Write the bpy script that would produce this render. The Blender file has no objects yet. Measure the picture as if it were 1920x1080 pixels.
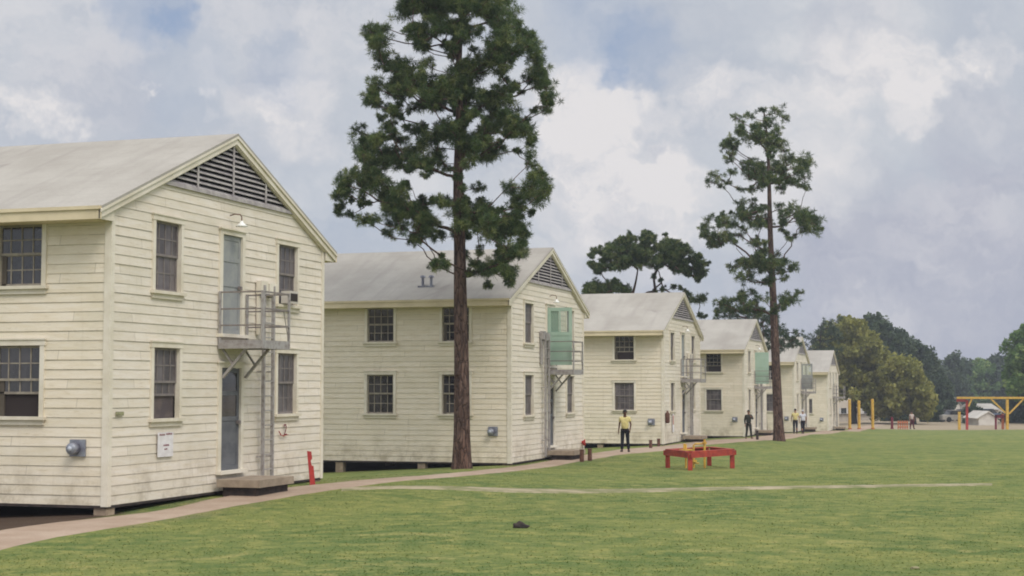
import bpy, bmesh, math, random
import numpy as np
from mathutils import Vector, Matrix
random.seed(7); RNG = np.random.default_rng(7)
C = bpy.data.collections.new('place'); bpy.context.scene.collection.children.link(C)
SC = bpy.context.scene
R = math.radians
# ------------------------------------------------------------------ camera
F = 2894.0; PITCH = math.atan(185/2900.0); CAMZ = 1.83
cam_d = bpy.data.cameras.new('camera'); cam = bpy.data.objects.new('camera', cam_d); SC.collection.objects.link(cam)
cam.location = (0, 0, CAMZ); cam.rotation_euler = (R(90)+PITCH, 0, 0)
cam_d.sensor_width = 36; cam_d.lens = F/1920*36; cam_d.clip_start = .1; cam_d.clip_end = 3000
SC.camera = cam
SC.view_settings.view_transform = 'Standard'; SC.view_settings.look = 'None'
SC.view_settings.exposure = 0.10; SC.view_settings.gamma = 1; SC.view_settings.use_curve_mapping = False
SC.cycles.filter_width = 1.9
SC.cycles.max_bounces = 6; SC.cycles.diffuse_bounces = 3; SC.cycles.volume_bounces = 0; SC.cycles.transparent_max_bounces = 8
SC.cycles.volume_step_rate = 4

def ray(px, py):
    sp, cp = math.sin(PITCH), math.cos(PITCH)
    a = (px-960)/F; b = -(py-540)/F
    return Vector((a, cp-b*sp, sp+b*cp))
def at(px, py, Y):            # point at ground distance Y on the sight line
    d = ray(px, py); t = Y/d.y
    return Vector((0, 0, CAMZ))+d*t

# ------------------------------------------------------------------ sun and sky
SUN_AZ = Vector((0.52, -0.85, 0)).normalized(); SUN_EL = R(50)
sun_dir = Vector((SUN_AZ.x*math.cos(SUN_EL), SUN_AZ.y*math.cos(SUN_EL), math.sin(SUN_EL)))
sl = bpy.data.lights.new('sun', 'SUN'); sl.energy = 1.5; sl.angle = R(22); sl.color = (1, .93, .83)
so = bpy.data.objects.new('sun', sl); SC.collection.objects.link(so)
so.rotation_euler = sun_dir.to_track_quat('Z', 'Y').to_euler(); so.location = (0, 0, 60)

class NT:
    def __init__(s, tree): s.t = tree; s.n = tree.nodes; s.l = tree.links
    def new(s, typ, **kw):
        n = s.n.new(typ)
        for k, v in kw.items():
            if k == 'inp':
                for i, x in v.items(): s.put(n, i, x)
            else: setattr(n, k, v)
        return n
    def put(s, n, i, x):
        if isinstance(x, bpy.types.NodeSocket): s.l.new(x, n.inputs[i])
        else: n.inputs[i].default_value = x
    def math(s, op, a, b=0.0, c=0.0, clamp=False):
        n = s.new('ShaderNodeMath', operation=op, use_clamp=clamp); s.put(n, 0, a); s.put(n, 1, b)
        if op in ('MULTIPLY_ADD',): s.put(n, 2, c)
        return n.outputs[0]
    def vmath(s, op, a, b=None, out=0, scale=None):
        n = s.new('ShaderNodeVectorMath', operation=op); s.put(n, 0, a)
        if b is not None: s.put(n, 1, b)
        if scale is not None: s.put(n, 3, scale)
        return n.outputs[out]
    def noise(s, vec, scale, detail=4, rough=.55, dist=0.0, out='Fac'):
        n = s.new('ShaderNodeTexNoise'); 
        if vec is not None: s.put(n, 'Vector', vec)
        n.inputs['Scale'].default_value = scale; n.inputs['Detail'].default_value = detail
        n.inputs['Roughness'].default_value = rough; n.inputs['Distortion'].default_value = dist
        return n.outputs[out]
    def ramp(s, fac, lo, hi, a=0.0, b=1.0, smooth=True):
        n = s.new('ShaderNodeMapRange', interpolation_type='SMOOTHSTEP' if smooth else 'LINEAR')
        s.put(n, 0, fac); s.put(n, 1, lo); s.put(n, 2, hi); s.put(n, 3, a); s.put(n, 4, b)
        return n.outputs[0]
    def mix(s, f, a, b, mode='MIX'):
        n = s.new('ShaderNodeMix', data_type='RGBA', blend_type=mode)
        s.put(n, 0, f); s.put(n, 6, a); s.put(n, 7, b)
        return n.outputs[2]
def c4(c): return (c[0], c[1], c[2], 1)

w = bpy.data.worlds.new('World'); SC.world = w; w.use_nodes = True
T = NT(w.node_tree); T.n.clear()
out = T.new('ShaderNodeOutputWorld')
skyt = T.new('ShaderNodeTexSky', sky_type='NISHITA', sun_disc=False, sun_elevation=SUN_EL,
             sun_rotation=math.atan2(SUN_AZ.x, SUN_AZ.y), air_density=1.0, dust_density=1.5, ozone_density=1.0)
gen = T.new('ShaderNodeTexCoord').outputs['Generated']
dn = T.vmath('NORMALIZE', gen)
warp = T.noise(dn, 9, 5, .6, out='Color'); warp = T.vmath('SUBTRACT', warp, (.5, .5, .5)); warp = T.vmath('SCALE', warp, scale=.09)
warp2 = T.noise(dn, 45, 4, .6, out='Color'); warp2 = T.vmath('SCALE', T.vmath('SUBTRACT', warp2, (.5, .5, .5)), scale=.036)
dw = T.vmath('ADD', T.vmath('ADD', dn, warp), warp2)
def blobs(lst):
    acc = None
    for px, py, r, amp in lst:
        c = ray(px, py).normalized()
        d = T.vmath('DISTANCE', dw, tuple(c), out=1)
        v = T.ramp(d, r/F*.55, r/F*1.15, amp, 0.0)
        acc = v if acc is None else T.math('ADD', acc, v)
    return acc
white = blobs([(70, 235, 60, .75), (-40, 235, 70, .75), (250, 175, 26, .8), (395, 205, 40, .8), (590, 205, 90, .5),
               (1090, 190, 90, .75), (1180, 200, 90, .75), (1120, 290, 120, .6), (1230, 290, 120, .55), (1180, 400, 110, .35), (1000, 250, 120, .25), (1320, 170, 60, .4), (1290, 380, 100, .55), (1080, 400, 90, .4),
               (1420, 200, 90, .45), (1560, 150, 80, .6), (1700, 110, 90, .7), (1700, 190, 60, .6), (1880, 75, 60, .5), (1820, 100, 60, .5), (1500, 300, 120, .35), (1780, 430, 130, .3),
               (100, 60, 170, .3), (480, 60, 170, .3), (700, 40, 120, .3), (520, 240, 100, .3)])
blue = blobs([(250, 5, 90, .9), (300, 60, 50, .7), (1130, 60, 110, .85), (1220, 110, 80, .6), (1200, 160, 40, .6), (540, 110, 90, .35), (330, 150, 120, .35), (650, 420, 140, .3)])
dark = blobs([(1700, 560, 230, .9), (1880, 480, 220, .7), (1500, 560, 150, .5), (1170, 375, 45, .8), (1270, 310, 35, .6), (1850, 250, 140, .5), (1600, 60, 120, .35), (520, 150, 80, .3), (1160, 470, 120, .35), (160, 180, 120, .4), (1600, 400, 120, .2)])
st = T.vmath('MULTIPLY', dw, (1, 1, 1.9))
n1 = T.noise(st, 7, 8, .55); n2 = T.noise(st, 24, 8, .62); n3 = T.noise(st, 3.2, 3, .5)
wv = T.math('MULTIPLY', white, T.ramp(n2, .34, .60, .62, 1.15))
wv = T.math('ADD', wv, T.ramp(n1, .50, .72, 0, .45))
wv = T.math('ADD', wv, T.ramp(n2, .35, .7, -.09, .10), clamp=True)
bluef = T.math('MULTIPLY', T.math('ADD', blue, T.ramp(n3, .55, .75, 0, .35)), T.ramp(n1, .3, .62, 1.1, .5))
grey = T.mix(T.ramp(n1, .3, .7), c4((.435, .475, .55)), c4((.585, .605, .64)))
grey = T.mix(T.math('MULTIPLY', dark, .8, clamp=True), grey, c4((.40, .42, .505)))
cl = T.mix(wv, grey, c4((.73, .71, .715)))
skys = T.vmath('SCALE', skyt.outputs[0], scale=.085)
skys = T.mix(.55, skys, c4((.36, .43, .60)))
# high thin veil under the blue
fin = T.mix(T.math('MULTIPLY', bluef, .62, clamp=True), cl, skys)
zen = T.new('ShaderNodeSeparateXYZ', inp={0: dn}).outputs[2]
# sky boosted overhead and behind the camera, added as fill light on the walls
beh = T.new('ShaderNodeSeparateXYZ', inp={0: dn}).outputs[1]
fin = T.mix(T.math('MAXIMUM', T.ramp(zen, .30, .75), T.ramp(beh, .3, -.5)), fin, c4((1.03, 1.0, .95)), 'MULTIPLY')
bg = T.new('ShaderNodeBackground', inp={0: fin, 1: T.math('MULTIPLY', T.ramp(zen, .30, .75, 1.0, 1.95), T.ramp(beh, .3, -.5, 1.0, 1.35))})
T.l.new(bg.outputs[0], out.inputs[0])

# ------------------------------------------------------------------ terrain functions
P0 = Vector((-7.15, 27.4)); RV = Vector((.3035, .9528)); LV = Vector((-.9528, .3035)); NV = Vector((.9528, -.3035))
PITCHB = 23.4
BASE = [-.27, -.62, -.83, -1.19, -1.59, -2.14]
UK = np.array([-30, -6, 0, 3, 6, 9.5, 14, 19, 23.4, 28, 32.4, 38, 44, 46.8, 52, 56, 62, 68, 70.2, 79, 88, 93.6, 102, 111, 117, 126, 150, 200, 400, 1200], float)
HK = np.array([-.1, -.40, -.46, -.37, -.33, -.36, -.50, -.62, -.71, -.70, -.68, -.80, -.93, -.90, -.87, -.93, -1.1, -1.24, -1.25, -1.29, -1.55, -1.66, -1.72, -2.05, -2.18, -2.22, -2.35, -2.5, -2.6, -2.6])
def gh(X, Y):
    X = np.asarray(X, float); Y = np.asarray(Y, float)
    u = (X-P0.x)*RV.x+(Y-P0.y)*RV.y; wv_ = (X-P0.x)*NV.x+(Y-P0.y)*NV.y
    hr = np.interp(u, UK, HK); hr = (hr*2+np.interp(u-1.2, UK, HK)+np.interp(u+1.2, UK, HK))/4
    hr = hr-.055*np.clip(-wv_-.4, 0, 7)
    hp = np.where(Y < 150, -.0155*Y, -.0155*150-.0022*np.clip(Y-150, 0, 100))
    s = np.clip((wv_-2.2)/6.0, 0, 1); s = s*s*(3-2*s)
    und = .025*np.sin(X*.31+1)*np.cos(Y*.23)+.02*np.sin(X*.12+Y*.17)
    return hr*(1-s)+(hp+und)*s
def G(px, py, up=0.0):
    d = ray(px, py); o = Vector((0, 0, CAMZ)); t0 = 5.0; prev = None
    t = 5.0
    while t < 900:
        p = o+d*t; hh = float(gh(p.x, p.y))
        if p.z < hh:
            lo, hi = t0, t
            for _ in range(30):
                m = (lo+hi)/2; q = o+d*m
                if q.z < float(gh(q.x, q.y)): hi = m
                else: lo = m
            p = o+d*hi; return Vector((p.x, p.y, float(gh(p.x, p.y))+up))
        t0 = t; t += .25+t*.002
    p = o+d*300; return Vector((p.x, p.y, float(gh(p.x, p.y))+up))
def onground(x, y, up=0.0): return Vector((x, y, float(gh(x, y))+up))
def atg(px, Y, up=0.0):
    p = at(px, 700, Y); return onground(p.x, Y, up)

# ------------------------------------------------------------------ materials
def mat(name, base, rough=.8, spec=.3, metal=0.0, fn=None, bump=None):
    m = bpy.data.materials.new(name); m.use_nodes = True; t = NT(m.node_tree)
    b = t.n['Principled BSDF']; b.inputs['Base Color'].default_value = c4(base); b.inputs['Roughness'].default_value = rough
    b.inputs['Specular IOR Level'].default_value = spec; b.inputs['Metallic'].default_value = metal
    if fn: fn(t, b)
    return m
def obj_co(t, scale=(1, 1, 1)):
    o = t.new('ShaderNodeTexCoord').outputs['Object']
    return t.vmath('MULTIPLY', o, scale)
def add_bump(t, b, h, strength, dist=.02):
    n = t.new('ShaderNodeBump', inp={'Height': h}); n.inputs['Strength'].default_value = strength; n.inputs['Distance'].default_value = dist
    t.l.new(n.outputs[0], b.inputs['Normal'])
def mottled(c1, c2, scale=3, lo=.35, hi=.65, bumps=.2, vs=(1, 1, 1), rough_detail=5, rnd=0.0):
    def f(t, b):
        co = obj_co(t, vs); n = t.noise(co, scale, rough_detail, .6)
        col = t.mix(t.ramp(n, lo, hi), c4(c1), c4(c2))
        if rnd:
            r_ = t.new('ShaderNodeObjectInfo').outputs['Random']
            col = t.mix(t.math('MULTIPLY', r_, rnd), col, c4((.1, .09, .08)))
        t.l.new(col, b.inputs['Base Color'])
        if bumps: add_bump(t, b, t.noise(co, scale*6, 4, .6), bumps)
    return f
EXPO = .172
def siding_side_bounce_fn(t, b): siding_fn(t, b, (.97, .955, .925))  # yellowish ground bounce put into the side walls' colour
def siding_fn(t, b, tint=(.94, .94, .965)):
    o = t.new('ShaderNodeTexCoord').outputs['Object']; sep = t.new('ShaderNodeSeparateXYZ', inp={0: o})
    x, y, z = sep.outputs[0], sep.outputs[1], sep.outputs[2]
    row = t.math('FLOOR', t.math('DIVIDE', z, EXPO))
    rnd = t.new('ShaderNodeObjectInfo').outputs['Random']
    loc = t.new('ShaderNodeObjectInfo').outputs['Location']
    s = t.math('ADD', x, y)
    # boards: each course broken in lengths, each length its own weathering
    wn = t.new('ShaderNodeTexWhiteNoise', noise_dimensions='1D', inp={'W': row}).outputs['Value']
    seg = t.math('FLOOR', t.math('ADD', t.math('MULTIPLY', s, .27), t.math('MULTIPLY', wn, 7.0)))
    comb = t.new('ShaderNodeCombineXYZ', inp={0: row, 1: seg, 2: 0.0}).outputs[0]
    wn2 = t.new('ShaderNodeTexWhiteNoise', noise_dimensions='3D', inp={'Vector': t.vmath('ADD', comb, loc)}).outputs['Value']
    ol = t.vmath('ADD', o, loc)
    streak = t.noise(t.vmath('MULTIPLY', ol, (1.1, 1.1, 9)), 1.6, 6, .65)
    big = t.noise(ol, .55, 5, .6)
    fine = t.noise(t.vmath('MULTIPLY', ol, (3, 3, 14)), 5, 4, .7)
    vert = t.noise(t.vmath('MULTIPLY', ol, (7, 7, .35)), 1.0, 4, .6)
    col = t.mix(t.ramp(streak, .3, .7), c4((.765, .68, .55)), c4((.83, .765, .67)))
    col = t.mix(t.ramp(big, .45, .75, 0, .5), col, c4((.57, .53, .40)))
    col = t.mix(t.ramp(wn2, .0, 1.0, 0, .28, False), col, c4((.53, .49, .37)))
    col = t.mix(t.ramp(vert, .58, .75, 0, .22), col, c4((.45, .39, .27)))
    col = t.mix(t.ramp(fine, .60, .75, 0, .40), col, c4((.36, .33, .28)))
    sf = t.math('FRACT', t.math('ADD', t.math('MULTIPLY', s, .27), t.math('MULTIPLY', wn, 7.0)))
    col = t.mix(t.ramp(sf, .0, .006, .55, 0), col, c4((.28, .24, .19)))
    under = t.ramp(t.noise(t.vmath('MULTIPLY', ol, (.9, .9, 7)), 3.2, 6, .7), .56, .70, 0, .45)
    col = t.mix(under, col, c4((.50, .42, .29)))
    low = t.ramp(z, .0, 1.1, 1.0, 0.0)
    dirt = t.math('MULTIPLY', low, t.ramp(t.noise(ol, 1.8, 6, .7), .42, .68))
    col = t.mix(t.math('MULTIPLY', dirt, .65), col, c4((.37, .31, .22)))
    # lap shadow painted as a dark line beneath each board
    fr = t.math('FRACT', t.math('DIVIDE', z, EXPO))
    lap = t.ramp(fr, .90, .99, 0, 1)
    lap_shade = t.math('MULTIPLY', lap, t.ramp(t.noise(t.vmath('MULTIPLY', ol, (1, 1, 5)), 2.2, 3, .6), .34, .66, .08, .70))
    col = t.mix(lap_shade, col, c4((.30, .255, .21)))
    col = t.mix(1.0, col, c4(tint), 'MULTIPLY')
    t.l.new(col, b.inputs['Base Color'])
    add_bump(t, b, t.noise(t.vmath('MULTIPLY', ol, (2, 2, 20)), 4, 4, .6), .25, .01)
M = {}
M['siding'] = mat('siding_paint', (.6, .58, .5), .75, .25, fn=siding_fn)
M['siding_side_bounce'] = mat('side_siding_bounce_tint', (.6, .58, .5), .75, .25, fn=siding_side_bounce_fn)
M['trim'] = mat('trim_paint', (.62, .6, .52), .7, .3, fn=mottled((.75, .695, .60), (.64, .58, .47), 1.6, bumps=.15))
M['trim_yellow'] = mat('fascia_paint', (.6, .55, .38), .7, .3, fn=mottled((.68, .58, .40), (.58, .49, .33), 1.5, bumps=.15))
def roof_fn(t, b):
    o = t.new('ShaderNodeTexCoord').outputs['Object']; loc = t.new('ShaderNodeObjectInfo').outputs['Location']; ol = t.vmath('ADD', o, loc)
    a = t.noise(ol, .5, 6, .62); s = t.noise(t.vmath('MULTIPLY', ol, (.25, 2.6, .25)), 1.0, 5, .6); g = t.noise(ol, 26, 3, .7)
    st = t.noise(ol, .38, 3, .5, 1.2)
    col = t.mix(t.ramp(a, .3, .7), c4((.34, .315, .28)), c4((.43, .405, .365)))
    col = t.mix(t.ramp(s, .45, .72, 0, .5), col, c4((.30, .275, .25)))
    col = t.mix(t.ramp(st, .66, .74, 0, .55), col, c4((.24, .215, .20)))
    col = t.mix(t.ramp(g, .35, .75, 0, .30), col, c4((.25, .24, .22)))
    sep = t.new('ShaderNodeSeparateXYZ', inp={0: o})
    fr = t.math('FRACT', t.math('MULTIPLY', sep.outputs[2], 5.2))
    col = t.mix(t.math('MULTIPLY', t.ramp(fr, .0, .10, 1, 0), .14), col, c4((.18, .17, .16)))
    t.l.new(col, b.inputs['Base Color']); add_bump(t, b, g, .4, .01)
M['roof'] = mat('roof_felt', (.42, .4, .36), .92, .15, fn=roof_fn)
M['metal'] = mat('grey_painted_iron', (.33, .31, .31), .55, .4, fn=mottled((.36, .34, .335), (.24, .21, .20), 9, .4, .7, .1))
M['rail'] = mat('dark_rail_iron', (.16, .14, .14), .5, .4, fn=mottled((.17, .15, .15), (.24, .2, .18), 9, bumps=.1))
M['louver'] = mat('louver_paint', (.42, .39, .38), .8, .2, fn=mottled((.46, .43, .42), (.33, .30, .31), 5, bumps=.1))
M['dark'] = mat('dark_void', (.012, .012, .016), .9, .1)
M['interior'] = mat('interior_board', (.10, .085, .07), .9, .1)
M['shade_dark'] = mat('dim_room', (.04, .032, .032), .9, .1)
M['shade_grey'] = mat('insect_screen', (.115, .095, .095), .8, .15, fn=mottled((.13, .105, .10), (.09, .075, .08), 3, bumps=0))
def pane_fn(c1, c2, refl):
    def f(t, b):
        o = t.new('ShaderNodeTexCoord').outputs['Object']; loc = t.new('ShaderNodeObjectInfo').outputs['Location']
        n = t.noise(t.vmath('ADD', t.vmath('MULTIPLY', o, (1.6, 1.6, 1)), t.vmath('SCALE', loc, scale=3.1)), 1.5, 3, .5)
        t.l.new(t.mix(t.ramp(n, .35, .7), c4(c1), c4(c2)), b.inputs['Base Color'])
    return f
M['pane_dark'] = mat('dark_window_glass', (.03, .03, .035), .08, .8, fn=pane_fn((.012, .012, .017), (.05, .045, .05), 1))
M['pane_grey'] = mat('screened_window', (.1, .085, .09), .35, .5, fn=pane_fn((.065, .055, .06), (.15, .13, .135), 1))
M['muntin'] = mat('muntin_paint', (.3, .26, .2), .7, .3, fn=mottled((.33, .29, .23), (.22, .19, .16), 6, bumps=0))
M['muntin_faint'] = mat('screened_muntin', (.2, .18, .17), .7, .3, fn=mottled((.235, .205, .19), (.17, .15, .15), 6, bumps=0))
M['door_grey'] = mat('grey_door_paint', (.3, .31, .31), .6, .35, fn=mottled((.31, .32, .31), (.25, .26, .27), 3, bumps=.1))
M['door_blue'] = mat('blue_grey_door', (.16, .18, .21), .6, .35, fn=mottled((.135, .14, .155), (.095, .10, .115), 3, bumps=.1))
M['green'] = mat('pale_green_paint', (.27, .45, .34), .6, .35, fn=mottled((.34, .48, .39), (.39, .52, .44), 2, bumps=.05))
M['concrete'] = mat('stoop_concrete', (.36, .3, .27), .9, .15, fn=mottled((.38, .31, .24), (.27, .215, .165), 2.5, bumps=.4))
M['pier'] = mat('pier_concrete', (.42, .33, .24), .9, .15, fn=mottled((.44, .35, .25), (.3, .23, .17), 4, bumps=.4))
M['tin'] = mat('grey_tin', (.3, .32, .36), .45, .5, .3, fn=mottled((.30, .32, .37), (.2, .2, .25), 6, bumps=.1))
M['tin_light'] = mat('light_tin', (.5, .53, .6), .35, .5, .3)
M['enamel'] = mat('white_enamel', (.85, .85, .83), .3, .5)
M['paper'] = mat('poster_paper', (.74, .72, .74), .7, .2, fn=mottled((.76, .74, .76), (.66, .63, .64), 6, bumps=0))
M['red'] = mat('red_paint', (.42, .035, .028), .5, .4, fn=mottled((.45, .04, .03), (.33, .03, .03), 5, bumps=.1))
M['red_dark'] = mat('bench_red_paint', (.34, .04, .035), .6, .35, fn=mottled((.42, .055, .032), (.27, .034, .028), 4, bumps=.2))
M['yellow'] = mat('yellow_paint', (.6, .38, .06), .6, .35, fn=mottled((.64, .41, .07), (.50, .28, .05), 5, bumps=.1))
M['maroon'] = mat('maroon_paint', (.16, .015, .03), .6, .3)
M['plate_green'] = mat('dull_green', (.28, .28, .17), .7, .2, fn=mottled((.33, .33, .19), (.18, .17, .11), 30, bumps=0))
M['rust'] = mat('rusty_brown', (.13, .06, .04), .8, .2, fn=mottled((.15, .07, .05), (.09, .045, .035), 8, bumps=.3))
M['darkwood'] = mat('dark_wood', (.05, .04, .04), .85, .2, fn=mottled((.06, .045, .04), (.035, .03, .03), 6, bumps=.3))
def bark_fn(t, b):
    co = obj_co(t, (3.2, 3.2, .75)); n = t.noise(co, 2.2, 6, .65, .4); n2 = t.noise(obj_co(t, (1, 1, .25)), 1.0, 3)
    v = t.new('ShaderNodeTexVoronoi', feature='DISTANCE_TO_EDGE', inp={'Vector': t.vmath('ADD', co, t.vmath('SCALE', t.noise(co, 3, 3, out='Color'), scale=.4))}); v.inputs['Scale'].default_value = 2.6
    col = t.mix(t.ramp(n, .35, .68), c4((.075, .048, .040)), c4((.20, .130, .105)))
    col = t.mix(t.ramp(n2, .45, .7, 0, .5), col, c4((.155, .082, .062)))
    col = t.mix(t.ramp(v.outputs[0], .0, .10, .75, 0), col, c4((.028, .018, .016)))
    t.l.new(col, b.inputs['Base Color']); add_bump(t, b, t.math('ADD', t.ramp(v.outputs[0], 0, .2), n), .9, .04)
M['bark'] = mat('pine_bark', (.12, .07, .055), .95, .1, fn=bark_fn)
M['bark_grey'] = mat('dark_bark', (.05, .042, .038), .95, .1, fn=mottled((.06, .05, .045), (.03, .026, .024), 3, vs=(3, 3, .6)))
def leaf_mat(name, c1, c2, c3, rough=.6, trans=.25):
    def f(t, b):
        a = t.new('ShaderNodeAttribute', attribute_name='tint').outputs['Fac']
        col = t.mix(t.ramp(a, 0, .6, smooth=False), c4(c1), c4(c2)); col = t.mix(t.ramp(a, .6, 1.0, smooth=False), col, c4(c3))
        t.l.new(col, b.inputs['Base Color'])
        tr = t.new('ShaderNodeBsdfTranslucent', inp={0: col}); ms = t.new('ShaderNodeMixShader'); ms.inputs[0].default_value = trans
        t.l.new(b.outputs[0], ms.inputs[1]); t.l.new(tr.outputs[0], ms.inputs[2])
        t.l.new(ms.outputs[0], t.n['Material Output'].inputs[0])
    return mat(name, c1, rough, .25, fn=f)
M['needle'] = leaf_mat('pine_needles', (.026, .052, .022), (.095, .145, .046), (.30, .31, .12), trans=.38)
M['needle_far'] = leaf_mat('far_pine_needles', (.026, .050, .028), (.055, .088, .042), (.10, .13, .055), trans=.3)
M['olive'] = leaf_mat('olive_spring_leaves', (.15, .165, .04), (.27, .27, .065), (.40, .37, .12), trans=.4)
M['greenleaf'] = leaf_mat('green_leaves', (.06, .13, .035), (.13, .22, .055), (.26, .33, .10), trans=.4)
def grass_cols(t, co):
    n1 = t.noise(co, .09, 5, .55, .3); n2 = t.noise(t.vmath('MULTIPLY', co, (.8, 1.1, 1)), .42, 6, .62, .5); n3 = t.noise(co, 2.1, 6, .7); n4 = t.noise(co, 15, 4, .7)
    col = t.mix(t.ramp(n2, .34, .62), c4((.090, .140, .036)), c4((.205, .225, .062)))
    col = t.mix(t.ramp(n1, .42, .62, 0, .55), col, c4((.092, .150, .042)))
    col = t.mix(t.ramp(n3, .44, .66, 0, .8), col, c4((.33, .31, .095)))
    col = t.mix(t.ramp(t.noise(co, .7, 6, .7, .9), .56, .70, 0, .75), col, c4((.40, .35, .13)))
    col = t.mix(t.ramp(t.noise(co, 1.3, 5, .65, .6), .66, .74, 0, .6), col, c4((.36, .26, .14)))
    col = t.mix(t.ramp(t.noise(co, .9, 5, .7, .4), .58, .70, 0, .55), col, c4((.052, .100, .026)))
    col = t.mix(t.ramp(n4, .34, .60, .60, 0), col, c4((.070, .118, .036)))
    col = t.mix(t.ramp(t.noise(co, 34, 3, .7), .52, .70, 0, .45), col, c4((.33, .34, .16)))
    return col, n3, n4
def grass_fn(t, b):
    co = t.new('ShaderNodeNewGeometry').outputs['Position']
    col, n3, n4 = grass_cols(t, co)
    sp = t.new('ShaderNodeSeparateXYZ', inp={0: co})
    # worn bare soil beside the huts, and the dirt ground past the lawn
    wcoord = t.math('ADD', t.math('MULTIPLY', t.math('SUBTRACT', sp.outputs[0], P0.x), NV.x), t.math('MULTIPLY', t.math('SUBTRACT', sp.outputs[1], P0.y), NV.y))
    ucoord = t.math('ADD', t.math('MULTIPLY', t.math('SUBTRACT', sp.outputs[0], P0.x), RV.x), t.math('MULTIPLY', t.math('SUBTRACT', sp.outputs[1], P0.y), RV.y))
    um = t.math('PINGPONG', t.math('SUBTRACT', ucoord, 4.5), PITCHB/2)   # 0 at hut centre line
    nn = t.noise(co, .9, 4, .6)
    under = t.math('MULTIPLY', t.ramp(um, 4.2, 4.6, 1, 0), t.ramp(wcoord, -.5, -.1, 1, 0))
    far = t.ramp(t.math('ADD', sp.outputs[1], t.math('MULTIPLY', nn, 6)), 150, 153)
    edge = t.math('MULTIPLY', t.ramp(t.math('ABSOLUTE', t.math('SUBTRACT', wcoord, t.math('MULTIPLY_ADD', nn, 1.0, .3))), .1, 1.2, 1, 0), t.ramp(nn, .45, .62))
    soil = t.mix(nn, c4((.20, .135, .09)), c4((.33, .25, .17)))
    col = t.mix(t.math('MULTIPLY', edge, .5), col, soil)
    col = t.mix(under, col, t.mix(nn, c4((.028, .018, .013)), c4((.05, .034, .024))))  # shade beneath the huts painted into the soil colour
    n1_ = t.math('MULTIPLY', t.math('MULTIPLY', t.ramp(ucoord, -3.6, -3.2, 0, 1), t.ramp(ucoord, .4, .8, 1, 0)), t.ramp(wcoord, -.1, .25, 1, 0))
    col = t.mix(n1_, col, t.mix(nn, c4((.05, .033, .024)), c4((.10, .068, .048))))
    col = t.mix(far, col, c4((.33, .27, .19)))
    t.l.new(col, b.inputs['Base Color'])
    add_bump(t, b, t.math('ADD', t.math('MULTIPLY', n3, .7), n4), .8, .05)
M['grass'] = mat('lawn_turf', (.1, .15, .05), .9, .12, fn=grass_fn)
def blade_fn(t, b):
    co = t.new('ShaderNodeNewGeometry').outputs['Position']; col, n3, n4 = grass_cols(t, co)
    a = t.new('ShaderNodeAttribute', attribute_name='tint').outputs['Fac']
    col = t.mix(t.ramp(a, 0, 1, .25, .0, False), col, c4((.085, .15, .04))); col = t.mix(t.ramp(a, .8, 1, 0, .5), col, c4((.34, .33, .14)))
    t.l.new(col, b.inputs['Base Color'])
    tr = t.new('ShaderNodeBsdfTranslucent', inp={0: col}); ms = t.new('ShaderNodeMixShader'); ms.inputs[0].default_value = .45
    t.l.new(t.new('ShaderNodeBsdfDiffuse', inp={0: col}).outputs[0], ms.inputs[1]); t.l.new(tr.outputs[0], ms.inputs[2]); t.l.new(ms.outputs[0], t.n['Material Output'].inputs[0])
M['blade'] = mat('grass_blades', (.1, .15, .05), .7, .2, fn=blade_fn)
def path_fn(t, b):
    co = t.new('ShaderNodeNewGeometry').outputs['Position']; n = t.noise(co, 1.1, 5, .6); g = t.noise(co, 22, 4, .7)
    col = t.mix(t.ramp(n, .3, .7), c4((.345, .255, .19)), c4((.43, .335, .26))); col = t.mix(t.ramp(g, .4, .75, 0, .35), col, c4((.24, .17, .13)))
    t.l.new(col, b.inputs['Base Color']); add_bump(t, b, g, .4, .01)
M['path'] = mat('reddish_path', (.38, .27, .21), .95, .1, fn=path_fn)
M['walk'] = mat('pale_walk', (.5, .43, .32), .9, .15, fn=mottled((.38, .32, .22), (.19, .19, .09), 1.4, bumps=.2))
M['pale'] = mat('pale_wall', (.45, .41, .36), .85, .2, fn=mottled((.47, .42, .36), (.36, .32, .28), .7, bumps=.1))
M['pale2'] = mat('canvas_white', (.6, .57, .52), .85, .2, fn=mottled((.62, .59, .54), (.5, .46, .42), .9, bumps=.1))
M['glass'] = None
def glass_fn(t, b):
    tr = t.new('ShaderNodeBsdfTransparent', inp={0: (.86, .9, .88, 1)}); ms = t.new('ShaderNodeMixShader'); ms.inputs[0].default_value = .12
    t.l.new(tr.outputs[0], ms.inputs[1]); t.l.new(b.outputs[0], ms.inputs[2]); t.l.new(ms.outputs[0], t.n['Material Output'].inputs[0])
M['glass'] = mat('clear_glass', (.6, .65, .62), .1, .5, fn=glass_fn)
for nm, c in dict(skin_dark=(.12, .058, .038), skin=(.34, .18, .115), hair=(.012, .01, .01), shirt_yellow=(.70, .60, .27), shirt_white=(.62, .63, .70),
                  trousers_black=(.012, .013, .022), olive_cloth=(.035, .037, .028), navy=(.015, .016, .03), boots=(.02, .016, .014), boots_brown=(.12, .045, .03),
                  shirt_pale=(.5, .42, .38), maroon_cloth=(.10, .012, .025), darkred=(.2, .03, .03), orange=(.5, .16, .07), car_dark=(.03, .035, .05), car_pale=(.45, .42, .38), car_blue=(.10, .14, .22)).items():
    M[nm] = mat(nm, c, .75, .25, fn=mottled(c, tuple(v*.8 for v in c), 9, bumps=.1))

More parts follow.
